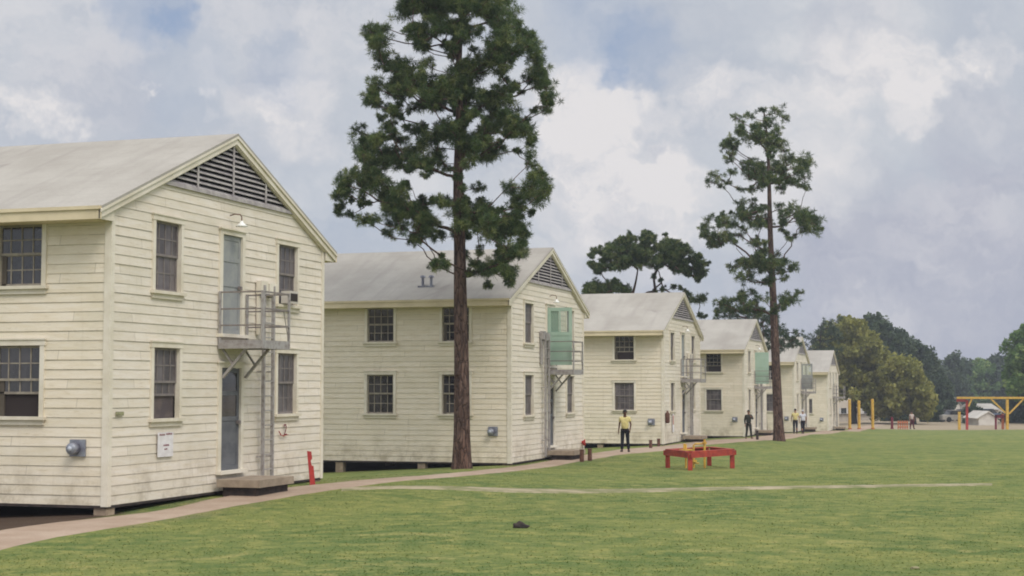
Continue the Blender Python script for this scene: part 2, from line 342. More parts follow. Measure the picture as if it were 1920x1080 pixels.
# ------------------------------------------------------------------ mesh helpers
class MB:
    def __init__(s): s.v = []; s.f = []; s.sm = False
    def quad(s, *p):
        i = len(s.v); s.v += [tuple(q) for q in p]; s.f.append(tuple(range(i, i+len(p))))
    def box(s, x0, x1, y0, y1, z0, z1):
        i = len(s.v); s.v += [(x0, y0, z0), (x1, y0, z0), (x1, y1, z0), (x0, y1, z0), (x0, y0, z1), (x1, y0, z1), (x1, y1, z1), (x0, y1, z1)]
        for f in ((0, 3, 2, 1), (4, 5, 6, 7), (0, 1, 5, 4), (1, 2, 6, 5), (2, 3, 7, 6), (3, 0, 4, 7)): s.f.append(tuple(i+k for k in f))
        return s
    def prism(s, pts, ext):
        pts = [Vector(p) for p in pts]; e = Vector(ext); i = len(s.v); n = len(pts)
        s.v += [tuple(p) for p in pts]+[tuple(p+e) for p in pts]
        s.f.append(tuple(range(i+n-1, i-1, -1))); s.f.append(tuple(range(i+n, i+2*n)))
        for k in range(n): s.f.append((i+k, i+(k+1) % n, i+n+(k+1) % n, i+n+k))
        return s
    def tube(s, pts, rad, n=6, cap=True):
        pts = [Vector(p) for p in pts]; m = len(pts)
        if not hasattr(rad, '__len__'): rad = [rad]*m
        i0 = len(s.v); ref = None
        for k, p in enumerate(pts):
            d = (pts[min(k+1, m-1)]-pts[max(k-1, 0)])
            if d.length < 1e-9: d = Vector((0, 0, 1))
            d.normalize()
            if ref is None: ref = d.orthogonal().normalized()
            a = (ref-d*ref.dot(d))
            a = a.normalized() if a.length > 1e-6 else d.orthogonal().normalized()
            ref = a; b = d.cross(a)
            for j in range(n):
                t_ = 2*math.pi*j/n; s.v.append(tuple(p+(a*math.cos(t_)+b*math.sin(t_))*rad[k]))
        for k in range(m-1):
            for j in range(n):
                s.f.append((i0+k*n+j, i0+k*n+(j+1) % n, i0+(k+1)*n+(j+1) % n, i0+(k+1)*n+j))
        if cap:
            s.f.append(tuple(i0+j for j in range(n-1, -1, -1))); s.f.append(tuple(i0+(m-1)*n+j for j in range(n)))
        return s
    def bar(s, a, b, w_, h=None): # square bar
        a, b = Vector(a), Vector(b); d = (b-a).normalized(); h = h or w_
        up = Vector((0, 0, 1)) if abs(d.z) < .9 else Vector((0, 1, 0))
        x = d.cross(up).normalized()*w_/2; y = d.cross(x).normalized()*h/2
        s.prism([a+x+y, a-x+y, a-x-y, a+x-y], b-a); return s
    def mesh(s, name):
        m = bpy.data.meshes.new(name); m.from_pydata(s.v, [], s.f)
        bm = bmesh.new(); bm.from_mesh(m); bmesh.ops.recalc_face_normals(bm, faces=bm.faces) if s.sm != 'keep' else None; bm.to_mesh(m); bm.free()
        if s.sm is True: m.polygons.foreach_set('use_smooth', [True]*len(m.polygons))
        m.update(); return m
def link(name, me, material, parent=None, loc=None, rz=None):
    o = bpy.data.objects.new(name, me); C.objects.link(o)
    if material is not None and me is not None and not me.materials: me.materials.append(material)
    if parent: o.parent = parent
    if loc is not None: o.location = loc
    if rz is not None: o.rotation_euler = (0, 0, rz)
    return o
def part(name, mb, material, parent=None, loc=None, rz=None, smooth=False):
    if smooth: mb.sm = True
    return link(name, mb.mesh(name), M[material], parent, loc, rz)
def tag(o, label=None, cat=None, group=None, kind=None):
    if label: o['label'] = label
    if cat: o['category'] = cat
    if group: o['group'] = group
    if kind: o['kind'] = kind
    return o
def thing(name, label, cat, loc, rz=0, group=None):
    o = bpy.data.objects.new(name, None); C.objects.link(o); o.location = loc; o.rotation_euler = (0, 0, rz); o.empty_display_size = .3
    return tag(o, label, cat, group)
CACHE = {}
def cached(key, fn):
    if key not in CACHE: CACHE[key] = fn()
    return CACHE[key]

# ------------------------------------------------------------------ ground and paths
def make_ground():
    ys = np.concatenate([np.arange(-60, 10, 5), np.arange(10, 160, .5), np.arange(160, 300, 5), np.array([300, 340, 400, 500, 700, 1000, 1500, 2200])])
    xs = np.concatenate([-np.array([1500, 900, 500, 300, 200, 140, 100, 80, 60, 50.]), np.arange(-40, 70, .5), np.array([70, 80, 90, 110, 140, 200, 300, 500, 900, 1500.])])
    X, Y = np.meshgrid(xs, ys); Z = gh(X, Y)
    v = np.stack([X.ravel(), Y.ravel(), Z.ravel()], 1); nx, ny = len(xs), len(ys)
    i = np.arange(nx-1)[None, :]+nx*np.arange(ny-1)[:, None]; i = i.ravel()
    f = np.stack([i, i+1, i+nx+1, i+nx], 1)
    me = bpy.data.meshes.new('ground'); me.from_pydata(v.tolist(), [], f.tolist()); me.polygons.foreach_set('use_smooth', [True]*len(f)); me.update()
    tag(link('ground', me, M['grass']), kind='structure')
make_ground()
def resample(pl, step):
    out_ = [Vector(pl[0])]
    for a, b in zip(pl, pl[1:]):
        a, b = Vector(a), Vector(b); n = max(1, int((b-a).length/step))
        out_ += [a+(b-a)*(k/n) for k in range(1, n+1)]
    return out_
def smooth_pl(pl, it=3):
    for _ in range(it):
        q = [pl[0]]
        for a, b in zip(pl, pl[1:]): q += [a*.75+b*.25, a*.25+b*.75]
        pl = q+[pl[-1]]
    return pl
POLYS = []
def strip(name, lo, hi, m, up, n=220):
    A = smooth_pl([Vector((p.x, p.y)) for p in lo]); B = smooth_pl([Vector((p.x, p.y)) for p in hi])
    def arc(P):
        L = [0]
        for a, b in zip(P, P[1:]): L.append(L[-1]+(b-a).length)
        t_ = np.linspace(0, L[-1], n); return np.stack([np.interp(t_, L, [p.x for p in P]), np.interp(t_, L, [p.y for p in P])], 1)
    a, b = arc(A), arc(B); K = 6; v = []
    jit = lambda k: .05*math.sin(k*.9)+.04*math.sin(k*2.3+1)
    POLYS.append(np.concatenate([a, b[::-1]]))
    for k in range(n):
        d = (b[k]-a[k]); d = d/max(1e-6, np.linalg.norm(d))
        p0 = a[k]-d*jit(k); p1 = b[k]+d*jit(k*1.3+5)
        for j in range(K+1):
            q = p0+(p1-p0)*j/K; e = up if 0 < j < K else -.03
            v.append((q[0], q[1], float(gh(q[0], q[1]))+e))
    f = [(k*(K+1)+j, (k+1)*(K+1)+j, (k+1)*(K+1)+j+1, k*(K+1)+j+1) for k in range(n-1) for j in range(K)]
    me = bpy.data.meshes.new(name); me.from_pydata(v, [], f); me.polygons.foreach_set('use_smooth', [True]*len(f)); me.update()
    return tag(link(name, me, M[m]), kind='structure')
lo_px = [(-140, 1085), (0, 1034), (176, 996), (392, 960), (521, 938), (630, 920), (730, 905.5), (960, 885), (1080, 867), (1164, 854), (1244, 847), (1291, 839), (1334, 834), (1416, 829), (1455, 826)]
hi_px = [(-140, 1030), (0, 987), (183, 969), (320, 953), (398, 934), (483, 919), (630, 905), (781, 893), (960, 875), (1031, 862), (1100, 853), (1163, 842), (1244, 836), (1275, 831), (1314, 827), (1400, 819), (1450, 815)]
lo = [G(*p) for p in lo_px]; hi = [G(*p) for p in hi_px]
endp = P0+RV*155+NV*2.6; lo.append(Vector((endp.x, endp.y, 0))); endp = P0+RV*155+NV*.9; hi.append(Vector((endp.x, endp.y, 0)))
strip('path', lo, hi, 'path', .022)
strip('footpath', [G(*p) for p in [(640, 921), (760, 916), (960, 925), (1100, 926), (1260, 922), (1400, 918.5), (1650, 914.5), (1860, 911)]],
      [G(*p) for p in [(640, 916), (760, 911.5), (960, 916.5), (1100, 918), (1260, 915.5), (1400, 913.5), (1650, 910), (1860, 907.5)]], 'walk', .026)

def inpoly(P, X, Y):
    c = np.zeros(len(X), bool); j = len(P)-1
    for i in range(len(P)):
        xi, yi = P[i]; xj, yj = P[j]
        c ^= ((yi > Y) != (yj > Y)) & (X < (xj-xi)*(Y-yi)/(yj-yi+1e-12)+xi); j = i
    return c
def tri_mesh(name, V, tint, material, parent=None, nper=3, loc=None):
    """V (n,nper,3) array of separate faces"""
    n = len(V); me = bpy.data.meshes.new(name)
    me.vertices.add(n*nper); me.vertices.foreach_set('co', V.reshape(-1).astype(np.float32))
    me.loops.add(n*nper); me.loops.foreach_set('vertex_index', np.arange(n*nper, dtype=np.int32))
    me.polygons.add(n); me.polygons.foreach_set('loop_start', np.arange(0, n*nper, nper, dtype=np.int32))
    try: me.polygons.foreach_set('loop_total', np.full(n, nper, dtype=np.int32))
    except Exception: pass
    me.update(calc_edges=True)
    at_ = me.attributes.new('tint', 'FLOAT', 'POINT'); at_.data.foreach_set('value', np.repeat(tint, nper).astype(np.float32))
    return link(name, me, material, parent, loc)
def make_blades():
    n = 150000
    Y = 14+ (RNG.random(n)**1.5)*42; X = (RNG.random(n)*2-1)*(.35*Y+1)
    u = (X-P0.x)*RV.x+(Y-P0.y)*RV.y; w_ = (X-P0.x)*NV.x+(Y-P0.y)*NV.y
    bad = (w_ < -1) | ((u < .5) & (w_ < .3)) | ((w_ < .0) & (np.mod(u, PITCHB) < 9.2))
    for P in POLYS: bad |= inpoly(P[::4], X, Y)
    clump = np.sin(X*1.7+np.sin(Y*.9))*np.cos(Y*1.3+np.sin(X*1.1))
    bad |= RNG.random(n) > (.62+.38*clump)
    X, Y = X[~bad], Y[~bad]; n = len(X)
    h = .006+RNG.random(n)**2*.020; wd = .006+.010*RNG.random(n); th = RNG.random(n)*np.pi; ln = (RNG.random((n, 2))-.5)*.07
    Z = gh(X, Y)-.003; V = np.zeros((n, 3, 3))
    V[:, 0] = np.stack([X-np.cos(th)*wd, Y-np.sin(th)*wd, Z], 1); V[:, 1] = np.stack([X+np.cos(th)*wd, Y+np.sin(th)*wd, Z], 1)
    V[:, 2] = np.stack([X+ln[:, 0], Y+ln[:, 1], Z+h], 1)
    tag(tri_mesh('grass', V, RNG.random(n), M['blade']), 'short green grass blades growing over the lawn', 'grass', kind='stuff')
make_blades()

# ------------------------------------------------------------------ barracks
W, LEN, H_RIDGE = 8.98, 24.4, 7.32
SL = .41
def zroof(x): return 5.07+.41*(min(x, W-x)+.5)        # underside of roof / rake
def wall_mesh(axis, openings, out_sign, top):
    """clapboard wall. axis 'x': gable at y=0 or LEN; axis 'y': long wall at x=0 or W. top(s_lo,z)->(smin,smax)"""
    def build():
        rng = random.Random(len(openings)+(axis == 'x')*5); mb = MB(); mb.sm = 'keep'
        length = W if axis == 'x' else LEN
        zmax = 7.1 if axis == 'x' else 5.30
        edges = set()
        for o in openings: edges |= {o[2], o[3]}
        def P(s, z, d):
            if axis == 'x': return (s, (-d if out_sign < 0 else LEN+d), z)
            return ((-d if out_sign < 0 else W+d), s, z)
        def rng_at(z):
            if axis == 'y' or z < zroof(0): return (0, length)
            a = (z-5.07)/.41-.5; a = max(a, 0); return (min(a, W/2), max(W-a, W/2))
        k = 0
        while k*EXPO < zmax:
            zb, zt = k*EXPO, min((k+1)*EXPO, zmax); dd = rng.uniform(.009, .017)
            cuts = sorted({zb, zt} | {e for e in edges if zb < e < zt})
            for za, zc in zip(cuts, cuts[1:]):
                mid = (za+zc)/2; l0, r0 = rng_at(za); l1, r1 = rng_at(zc)
                holes = sorted([(o[0], o[1]) for o in openings if o[2] < mid < o[3]])
                segs = []; cur = ('L',)
                pts = [('L', 0)]+[x for h in holes for x in (h[0], h[1])]+[('R', 0)]
                pairs = [(pts[i], pts[i+1]) for i in range(0, len(pts), 2)]
                for a, b in pairs:
                    a0, a1 = (l0, l1) if isinstance(a, tuple) else (a, a); b0, b1 = (r0, r1) if isinstance(b, tuple) else (b, b)
                    if b0-a0 < 1e-4 and b1-a1 < 1e-4: continue
                    if max(a0, a1) > min(b0, b1)+1e-4 and not (isinstance(a, tuple) and isinstance(b, tuple)): continue
                    da = dd*(1-(za-zb)/EXPO)+.002; dc = dd*(1-(zc-zb)/EXPO)+.002
                    q = [P(a0, za, da), P(b0, za, da), P(b1, zc, dc), P(a1, zc, dc)]
                    i = len(mb.v); mb.v += q; mb.f.append((i, i+1, i+2, i+3))
                    if za == zb: # lap underside
                        i = len(mb.v); mb.v += [P(a0, za, -.004), P(b0, za, -.004), P(b0, za, da), P(a0, za, da)]; mb.f.append((i, i+1, i+2, i+3))
            k += 1
        m = mb.mesh('wall'); m.materials.append(M['siding' if axis == 'x' else 'siding_side_bounce']); return m
    return cached(('wall', axis, tuple(openings), out_sign), build)

GW = [(1.47, 2.41), (6.62, 7.56)]
GZ = [(1.50, 2.83), (3.90, 5.22)]
SZ = [(1.56, 2.84), (3.92, 5.04)]
SWY = [1.40+2.64*k for k in range(9)]
def window_mesh(w_, h, kind, cols=4, rows=2, open_=0.0, grey=False, upblank=False):
    """local: x along wall 0..w, y outward negative, z 0..h. returns list of (name, mesh, material)"""
    def build():
        fr = MB(); c = .09
        fr.box(-c, 0, -.045, .06, -.0, h); fr.box(w_, w_+c, -.045, .06, 0, h)
        fr.box(-c-.02, w_+c+.02, -.055, .06, h, h+.10); fr.box(-c-.04, w_+c+.04, -.075, -.025, h+.10, h+.125)
        sill = MB(); sill.box(-c-.05, w_+c+.05, -.10, .06, -.06, -.001); sill.box(-c-.01, w_+c+.01, -.05, -.01, -.15, -.061)
        sash = MB(); hm = h*.5; t_ = .045
        for z0, z1, y in ((hm, h-.001, .028), (open_, hm+.03+open_, .05)):
            sash.box(.003, t_, y, y+.03, z0, z1); sash.box(w_-t_, w_-.003, y, y+.03, z0, z1)
            sash.box(t_, w_-t_, y, y+.03, z0, z0+t_); sash.box(t_, w_-t_, y, y+.03, z1-t_, z1)
            for i in range(1, cols):
                x = w_*i/cols; sash.box(x-.011, x+.011, y+.004, y+.026, z0+t_, z1-t_)
            for j in range(1, rows):
                z = z0+(z1-z0)*j/rows; sash.box(t_, w_-t_, y+.006, y+.024, z-.011, z+.011)
        pane = MB(); pane.box(.02, w_-.02, .044, .048, hm+.02, h-.02); pane.box(.02, w_-.02, .066, .070, .02+open_, hm+.02+open_)
        res = [('frame', fr.mesh('window_frame'), 'trim'), ('sill', sill.mesh('window_sill'), 'trim'), ('sash', sash.mesh('window_sash'), 'muntin_faint' if grey else 'muntin')]
        res.append(('pane', pane.mesh('window_pane'), 'pane_grey' if grey else 'pane_dark'))
        bk = MB(); bk.box(0, w_, .09, .11, 0, h); res.append(('room_backing', bk.mesh('window_room_backing'), 'shade_grey' if grey else 'shade_dark'))  # backing sheet: room darkness painted in, screen grey where screened
        return res
    return cached(('win', w_, h, kind, cols, rows, open_, grey), build)
def add_window(bld, pos, rz, w_, h, grey=False, open_=0.0, label=None):
    res = window_mesh(w_, h, 'w', 4 if True else 3, 2, open_, grey)
    fo = None
    nm, me, m = res[0]; fo = link('window', me, M[m], bld, pos, rz)
    if label: fo['label'] = label
    for nm, me, m in res[1:]:
        if nm == 'room_backing' and open_ == 0 and False: continue
        link({'room_backing': 'shade'}.get(nm, nm), me, M[m], fo)  # shade here: backing sheet standing for room darkness
    return fo

LABELS = ['nearest cream clapboard barracks at the left edge with iron balcony and sign by the corner',
          'second cream clapboard barracks behind the large pine with a green door open upstairs',
          'third cream barracks behind the person in the yellow shirt and dark trousers',
          'fourth cream barracks with open green upstairs door beside the thin pine trunk',
          'fifth cream barracks right behind the thin pine trunk with dark screen door upstairs',
          'farthest cream barracks at the end of the row beside the olive trees']
def barracks(k):
    p = P0+RV*PITCHB*k; base = BASE[k]; rz = math.atan2(RV.y, RV.x)
    b = thing('barracks', LABELS[k], 'barracks', (p.x, p.y, base), rz, 'barracks in a row along the path')
    gop = [(x0, x1, z0, z1) for x0, x1 in GW for z0, z1 in GZ]+[(4.08, 4.92, .40, 2.48), (4.08, 4.92, 3.17, 5.20)]
    # louver triangle opening starts at z=5.98: stop the boards there by a wide opening
    gop_front = gop+[(1.95, W-1.95, 5.98, 7.1)]
    sop = [(y, y+.94, z0, z1) for y in SWY for z0, z1 in SZ]
    link('gable_wall', wall_mesh('x', tuple(gop_front), -1, None), M['siding'], b)
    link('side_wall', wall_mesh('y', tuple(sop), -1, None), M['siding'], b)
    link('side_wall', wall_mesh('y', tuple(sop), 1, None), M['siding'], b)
    link('gable_wall', wall_mesh('x', (), 1, None), M['siding'], b)
    def once(key, fn, name, m, parent=b, smooth=False):
        def mk():
            mb = MB(); fn(mb); mb.sm = True if smooth else mb.sm; return mb.mesh(name)
        return link(name, cached(('b', key), mk), M[m], parent)
    once('cb', lambda q: [q.box(-.032, .09, -.034, -.001, -.02, 5.36), q.box(-.034, -.001, -.001, .10, -.02, 5.05)], 'corner_board', 'trim')
    once('cb2', lambda q: [q.box(W-.09, W+.032, -.034, -.001, -.02, 5.36), q.box(W+.001, W+.034, -.001, .10, -.02, 5.05)], 'corner_board', 'trim')
    # floor and lining
    once('fl', lambda q: [q.box(.02, W-.02, .02, LEN-.02, .03, .12), q.box(.02, W-.02, .02, LEN-.02, 2.92, 3.02), q.box(.05, W-.05, 2.2, 2.3, .13, 5.3)], 'floor', 'interior')
    once('skirt', lambda q: [q.box(-.012, .03, .001, LEN-.001, -.05, -.002), q.box(.03, W-.03, -.012, .03, -.05, -.002)], 'sill_beam', 'darkwood')
    # roof: two slabs
    def roof(q):
        g0, g1 = -.14, LEN+.14; t_ = .05; e = .5
        def zt(x): return 5.27+.41*(x+.5)
        ap = zt(W/2)
        n = 14
        for sgn in (0, 1):
            for i in range(n):   # slight sag across the slope gives an uneven surface
                y0 = g0+(g1-g0)*i/n; y1 = g0+(g1-g0)*(i+1)/n
                sg = lambda y: -.03*math.sin((y-g0)/(g1-g0)*math.pi*3)**2
                def P(x, y, dz=0):
                    X = x if sgn == 0 else W-x
                    m_ = math.sin((x+e)/(W/2+e)*math.pi)
                    return (X, y, zt(x)+dz+sg(y)*m_)
                xs = [-e, W*.18, W*.36, W/2]
                for a, c in zip(xs, xs[1:]):
                    q.quad(P(a, y0), P(c, y0), P(c, y1), P(a, y1)); q.quad(P(a, y0, -t_), P(c, y0, -t_), P(c, y1, -t_), P(a, y1, -t_))
                q.quad(P(-e, y0), P(-e, y0, -t_), P(-e, y1, -t_), P(-e, y1))
            for y in (g0, g1):
                q.quad(P(-e, y), P(W/2, y), P(W/2, y, -t_), P(-e, y, -t_))
    r_ = once('roof', roof, 'roof', 'roof')
    def fascia(q):
        q.box(-.53, -.50, -.12, LEN+.12, 5.03, 5.255); q.box(-.50, -.02, .0, LEN, 5.03, 5.05)
        q.box(W+.50, W+.53, -.12, LEN+.12, 5.03, 5.255); q.box(W+.02, W+.50, .0, LEN, 5.03, 5.05)
        q.box(-.56, -.531, -.10, LEN+.10, 5.20, 5.262)
    once('fascia', fascia, 'fascia', 'trim_yellow')
    def rake(q):
        for s in (0, 1):
            X = (lambda x: x) if s == 0 else (lambda x: W-x)
            zt = lambda x: 5.215+.41*(x+.5)
            dx0 = -.53
            for th, y0, y1, xa in ((.165, -.11, -.08, dx0), ):
                q.prism([(X(xa), y0, zt(xa)), (X(W/2), y0, zt(W/2)), (X(W/2), y0, zt(W/2)-th), (X(xa), y0, zt(xa)-th)], (0, y1-y0, 0))
            q.prism([(X(dx0), -.14, zt(dx0)+.004), (X(W/2), -.14, zt(W/2)+.004), (X(W/2), -.14, zt(W/2)-.05), (X(dx0), -.14, zt(dx0)-.05)], (0, .028, 0))
            q.prism([(X(-.0), -.079, zt(0)-.02), (X(W/2), -.079, zt(W/2)-.02), (X(W/2), -.079, zt(W/2)-.19), (X(-.0), -.079, zt(0)-.19)], (0, .06, 0))
            q.prism([(X(-.50), -.07, 5.035), (X(-.02), -.07, 5.035), (X(-.02), -.07, 5.37), (X(-.50), -.07, 5.17)], (0, .02, 0))
    once('rake', rake, 'rake_board', 'trim')
    # louvered gable vent
    lv = once('louverback', lambda q: q.prism([(1.95, .06, 5.98), (W-1.95, .06, 5.98), (W-1.95, .06, 6.02), (W/2, .06, 7.08), (1.95, .06, 6.02)], (0, .02, 0)), 'louver_vent', 'dark')
    def slats(q):
        z = 6.03; 
        while z < 7.0:
            a = (z-5.07+.05)/.41-.5+.02
            if W-2*a > .1: q.prism([(a, -.035, z-.03), (a, -.035, z-.008), (a, .05, z+.052), (a, .05, z+.03)], (W-2*a, 0, 0))
            z += .105
    once('slats', slats, 'slat', 'louver', lv)
    def lframe(q):
        q.box(1.72, W-1.72, -.06, .0, 5.93, 6.0)
        for x in (3.02, W/2, W-3.02): q.box(x-.03, x+.03, -.05, -.036, 6.0, 5.07+.41*(min(x, W-x)+.5)-.03)
    once('lframe', lframe, 'louver_frame', 'louver', lv)
    # windows
    for x0, x1 in GW:
        for zi, (z0, z1) in enumerate(GZ):
            op = .42 if (k == 0 and x0 < 3 and zi == 0) else 0.0
            add_window(b, (x0, 0, z0), 0, x1-x0, z1-z0, True, op)
    rs = random.Random(k+11)
    for i, y in enumerate(SWY):
        if k and i > 3: break
        for zi, (z0, z1) in enumerate(SZ):
            # rotate so local x runs toward -y?  outward is -x : rotation +90 maps local -y -> +x, so use -90
            op = .40 if (k == 0 and i == 0 and zi == 0) else (.35 if (k in (2, 3) and zi == 1) else 0.0)
            add_window(b, (0, y+.94, z0), -math.pi/2, .94, z1-z0, zi == 0 and k >= 2, op)
    # lower door
    def dframe(z0, z1):
        def f(q):
            q.box(3.96, 4.08, -.05, .05, z0, z1+.10); q.box(4.92, 5.04, -.05, .05, z0, z1+.10); q.box(4.08, 4.92, -.05, .05, z1, z1+.10); q.box(3.92, 5.08, -.09, -.03, z1+.10, z1+.13)
            q.box(3.92, 5.08, -.14, .05, z0-.07, z0-.001)
        return f
    def dleaf(z0, z1, lights):
        def f(q):
            s = .09; q.box(4.09, 4.09+s, .0, .04, z0, z1-.01); q.box(4.91-s, 4.91, .0, .04, z0, z1-.01)
            zs = [z0, z0+(z1-z0)*.48, z0+(z1-z0)*.73, z1-.10]
            for i, z in enumerate(zs): q.box(4.09+s, 4.91-s, .0, .04, z, z+.09)
            q.box(4.09+s, 4.91-s, .012, .03, z0+.09, zs[1])
            if not lights: q.box(4.09+s, 4.91-s, .012, .03, zs[1]+.09, zs[2]); q.box(4.09+s, 4.91-s, .012, .03, zs[2]+.09, zs[3])
        return f
    df = once('dfl', dframe(.40, 2.48), 'door_frame', 'trim')
    d1 = once('dl1', dleaf(.40, 2.48, True), 'door', 'door_blue' if k == 0 else 'door_grey')
    once('dp1', lambda q: q.box(4.17, 4.83, .016, .024, .40+2.08*.48+.09, 2.39), 'pane', 'pane_dark', d1)
    once('dh1', lambda q: q.box(4.80, 4.88, -.07, 0, 1.33, 1.40), 'handle', 'rail', d1)
    df2 = once('dfu', dframe(3.17, 5.20), 'door_frame', 'trim')
    if k in (1, 3, 4):
        # leaf swung straight out over the balcony, hinge at the left jamb
        mk = 'green' if k != 4 else 'door_grey'
        def opened(q):
            x0, x1 = 4.10, 4.145; z0, z1 = 3.19, 5.18; s = .11; wd = .86; y1 = -.05
            q.box(x0, x1, y1-s, y1, z0, z1); q.box(x0, x1, y1-wd, y1-wd+s, z0, z1)
            for a, c in ((z0, z0+.10), (z0+1.02, z0+1.14), (z1-.12, z1)): q.box(x0, x1, y1-wd+s, y1-s, a, c)
            q.box(x0+.012, x1-.012, y1-wd+s, y1-s, z0+.10, z0+1.02)
            q.box(x0+.006, x1-.006, y1-wd/2-.022, y1-wd/2+.022, z0+1.14, z1-.12)
            if k == 3: q.box(x0+.012, x1-.012, y1-wd+s, y1-s, z0+1.14, z1-.12)
        dd = once('dopen'+('s' if k == 3 else '')+mk, opened, 'door', mk)
        dd['label'] = 'pale green door swung open over the balcony' if k != 4 else 'dark screen door swung open over the balcony'
        once('dopenp', lambda q: q.box(4.118, 4.126, -.80, -.16, 4.33, 5.06), 'pane', 'glass', dd)
        if k == 1:
            once('dinner', lambda q: q.box(4.14, 4.18, -.42, .05, 3.19, 5.16), 'inner_door', 'green')
    else:
        d2 = once('dl2', dleaf(3.17, 5.20, False), 'door', 'door_grey')
        once('dh2', lambda q: q.box(4.80, 4.88, -.07, 0, 4.1, 4.17), 'handle', 'rail', d2)
    # iron balcony
    xa, xb, pd = 3.95, 5.12, 1.02
    def plat(q):
        q.box(xa, xb, -pd, -.06, 2.98, 3.03)
        q.box(xa-.03, xa+.03, -pd, -.04, 2.86, 2.979); q.box(xb-.03, xb+.03, -pd, -.04, 2.86, 2.979); q.box(xa+.03, xb-.03, -pd, -pd+.06, 2.86, 2.979)
    fe = once('plat', plat, 'balcony', 'metal')
    def rails(q):
        for z in (3.33, 3.66, 4.0):
            r_2 = .019
            for a, c in (((xa, -.03, z), (xa, -pd, z)), ((xa, -pd, z), (xb, -pd, z)), ((xb, -pd, z), (xb, -.03, z))): q.bar(a, c, .042, .03)
    once('rails', rails, 'railing', 'rail', fe)
    for i, (x, y) in enumerate(((xa, -pd), (xb, -pd), (xa, -.06), (xb, -.06))):
        once('post%d' % i, lambda q: q.box(x-(.05 if i == 0 else .022), x+.022, y-.022, y+.022, 2.86, 4.02), 'post', 'metal', fe)
    once('chain', lambda q: q.bar((xb-.25, -pd, 3.66), (xb, -pd, 3.0), .012), 'hanging_cable', 'rail', fe)
    for i, x in enumerate((xa+.14, xb-.06)):
        once('br%d' % i, lambda q: q.bar((x, -.06, 2.28), (x, -.62, 2.90), .065, .05), 'brace', 'metal', fe)
        once('bs%d' % i, lambda q: q.bar((x, -.05, 2.86), (x, -.30, 2.52), .04), 'strut', 'metal', fe)
    # wall ladder
    lx = 5.68 if k in (0,) else (3.42 if k == 1 else 5.68)
    def ladder(q):
        for x in (lx, lx+.44): q.box(x-.026, x+.026, -.20, -.13, .06, 4.25)
        z = .35
        while z < 4.2: q.bar((lx, -.165, z), (lx+.44, -.165, z), .026); z += .31
        for z in (.6, 2.4, 4.0):
            for x in (lx, lx+.44): q.box(x-.015, x+.015, -.13, -.02, z, z+.03)
    once('lad%.2f' % lx, ladder, 'ladder', 'metal')
    bx = lx if k != 1 else lx-.1
    once('boxes%.2f' % bx, lambda q: [q.box(bx-.12, bx+.20, -.16, -.035, 4.06, 4.34), q.box(bx+.24, bx+.56, -.18, -.035, 4.04, 4.30), q.box(bx-.1, bx+.05, -.09, -.035, 3.2, 4.06)], 'electric_box', 'metal' if k else 'trim')
    # lamp
    if k in (0, 1, 2, 3):
        lm = once('lamparm', lambda q: q.tube([(4.35, -.04, 5.60), (4.37, -.14, 5.63), (4.40, -.25, 5.62), (4.41, -.28, 5.57), (4.41, -.28, 5.47)], .012, 6), 'wall_lamp', 'rust')
        def shade(q):
            q.tube([(4.41, -.28, 5.49), (4.41, -.28, 5.45), (4.41, -.28, 5.42), (4.41, -.28, 5.37)], [.025, .04, .08, .13], 14)
        once('lampshade', shade, 'lamp_shade', 'enamel', lm, True)
    # piers
    pk = cached('pier', lambda: MB().box(-.13, .13, -.13, .13, -1.4, -.05).mesh('pier'))
    ys = [.14+2.92*i for i in range(9)]
    for x in ((.15, W/2, W-.15) if k < 3 else (.15,)):
        for i, y in enumerate(ys):
            if k > 1 and i > 2: break
            q = p+RV*x+LV*y; hgt = base-float(gh(q.x, q.y))
            if hgt < .04: continue
            link('pier', pk, M['pier'], b, (x, y, 0))
    # dryer vent on the long wall
    vt = once('vplate', lambda q: q.box(-.05, -.02, .42, .74, .86, 1.16), 'wall_vent', 'tin')
    once('vdrum', lambda q: q.tube([(-.05, .62, 1.0), (-.19, .62, 1.0), (-.21, .62, 1.0), (-.225, .62, 1.0)], [.105, .105, .09, .04], 16), 'hood', 'tin', vt, True)
    once('vdisk', lambda q: q.tube([(-.226, .62, 1.0), (-.24, .62, 1.0)], [.05, .04], 12), 'cap', 'tin_light', vt, True)
    if k == 1:
        for y in (3.05, 3.35):
            pz = 5.27+.41*1.35
            once('rv%.1f' % y, lambda q: [q.tube([(.85, y, pz-.1), (.85, y, pz+.26)], .05, 8), q.tube([(.85, y, pz+.26), (.85, y, pz+.33)], [.11, .07], 8), q.box(.70, 1.0, y-.13, y+.13, pz-.09, pz-.02)], 'roof_vent', 'tin')
    return b
BL = [barracks(k) for k in range(6)]
def bpt(k, x, y, z): # local -> world
    p = P0+RV*(PITCHB*k+x)+LV*y; return Vector((p.x, p.y, BASE[k]+z))
RZ = math.atan2(RV.y, RV.x)

# stoops
for k, wd in enumerate((1.55, 1.5, 1.4, 1.5, 1.4, 1.3)):
    names = ['weathered stoop slab below the door of the nearest barracks', 'low stoop slab below the door of the second barracks beside the red standpipe',
             'low stoop slab below the door of the third barracks', 'low stoop slab below the door of the fourth barracks behind the dark stump',
             'low stoop slab below the door of the fifth barracks', 'low stoop slab below the door of the farthest barracks']
    t = thing('stoop', names[k], 'stoop', bpt(k, 3.75, -.13, 0), RZ, 'stoops below the barracks doors')
    q = MB(); q.prism([(0, 0, .10), (wd, 0, .10), (wd, 0, .25), (0, 0, .25)], (0, -.95, 0)); part('slab', q, 'concrete', t)
    q = MB(); q.box(.08, wd-.08, -.85, -.1, -.25, .10); part('footing', q, 'darkwood', t)
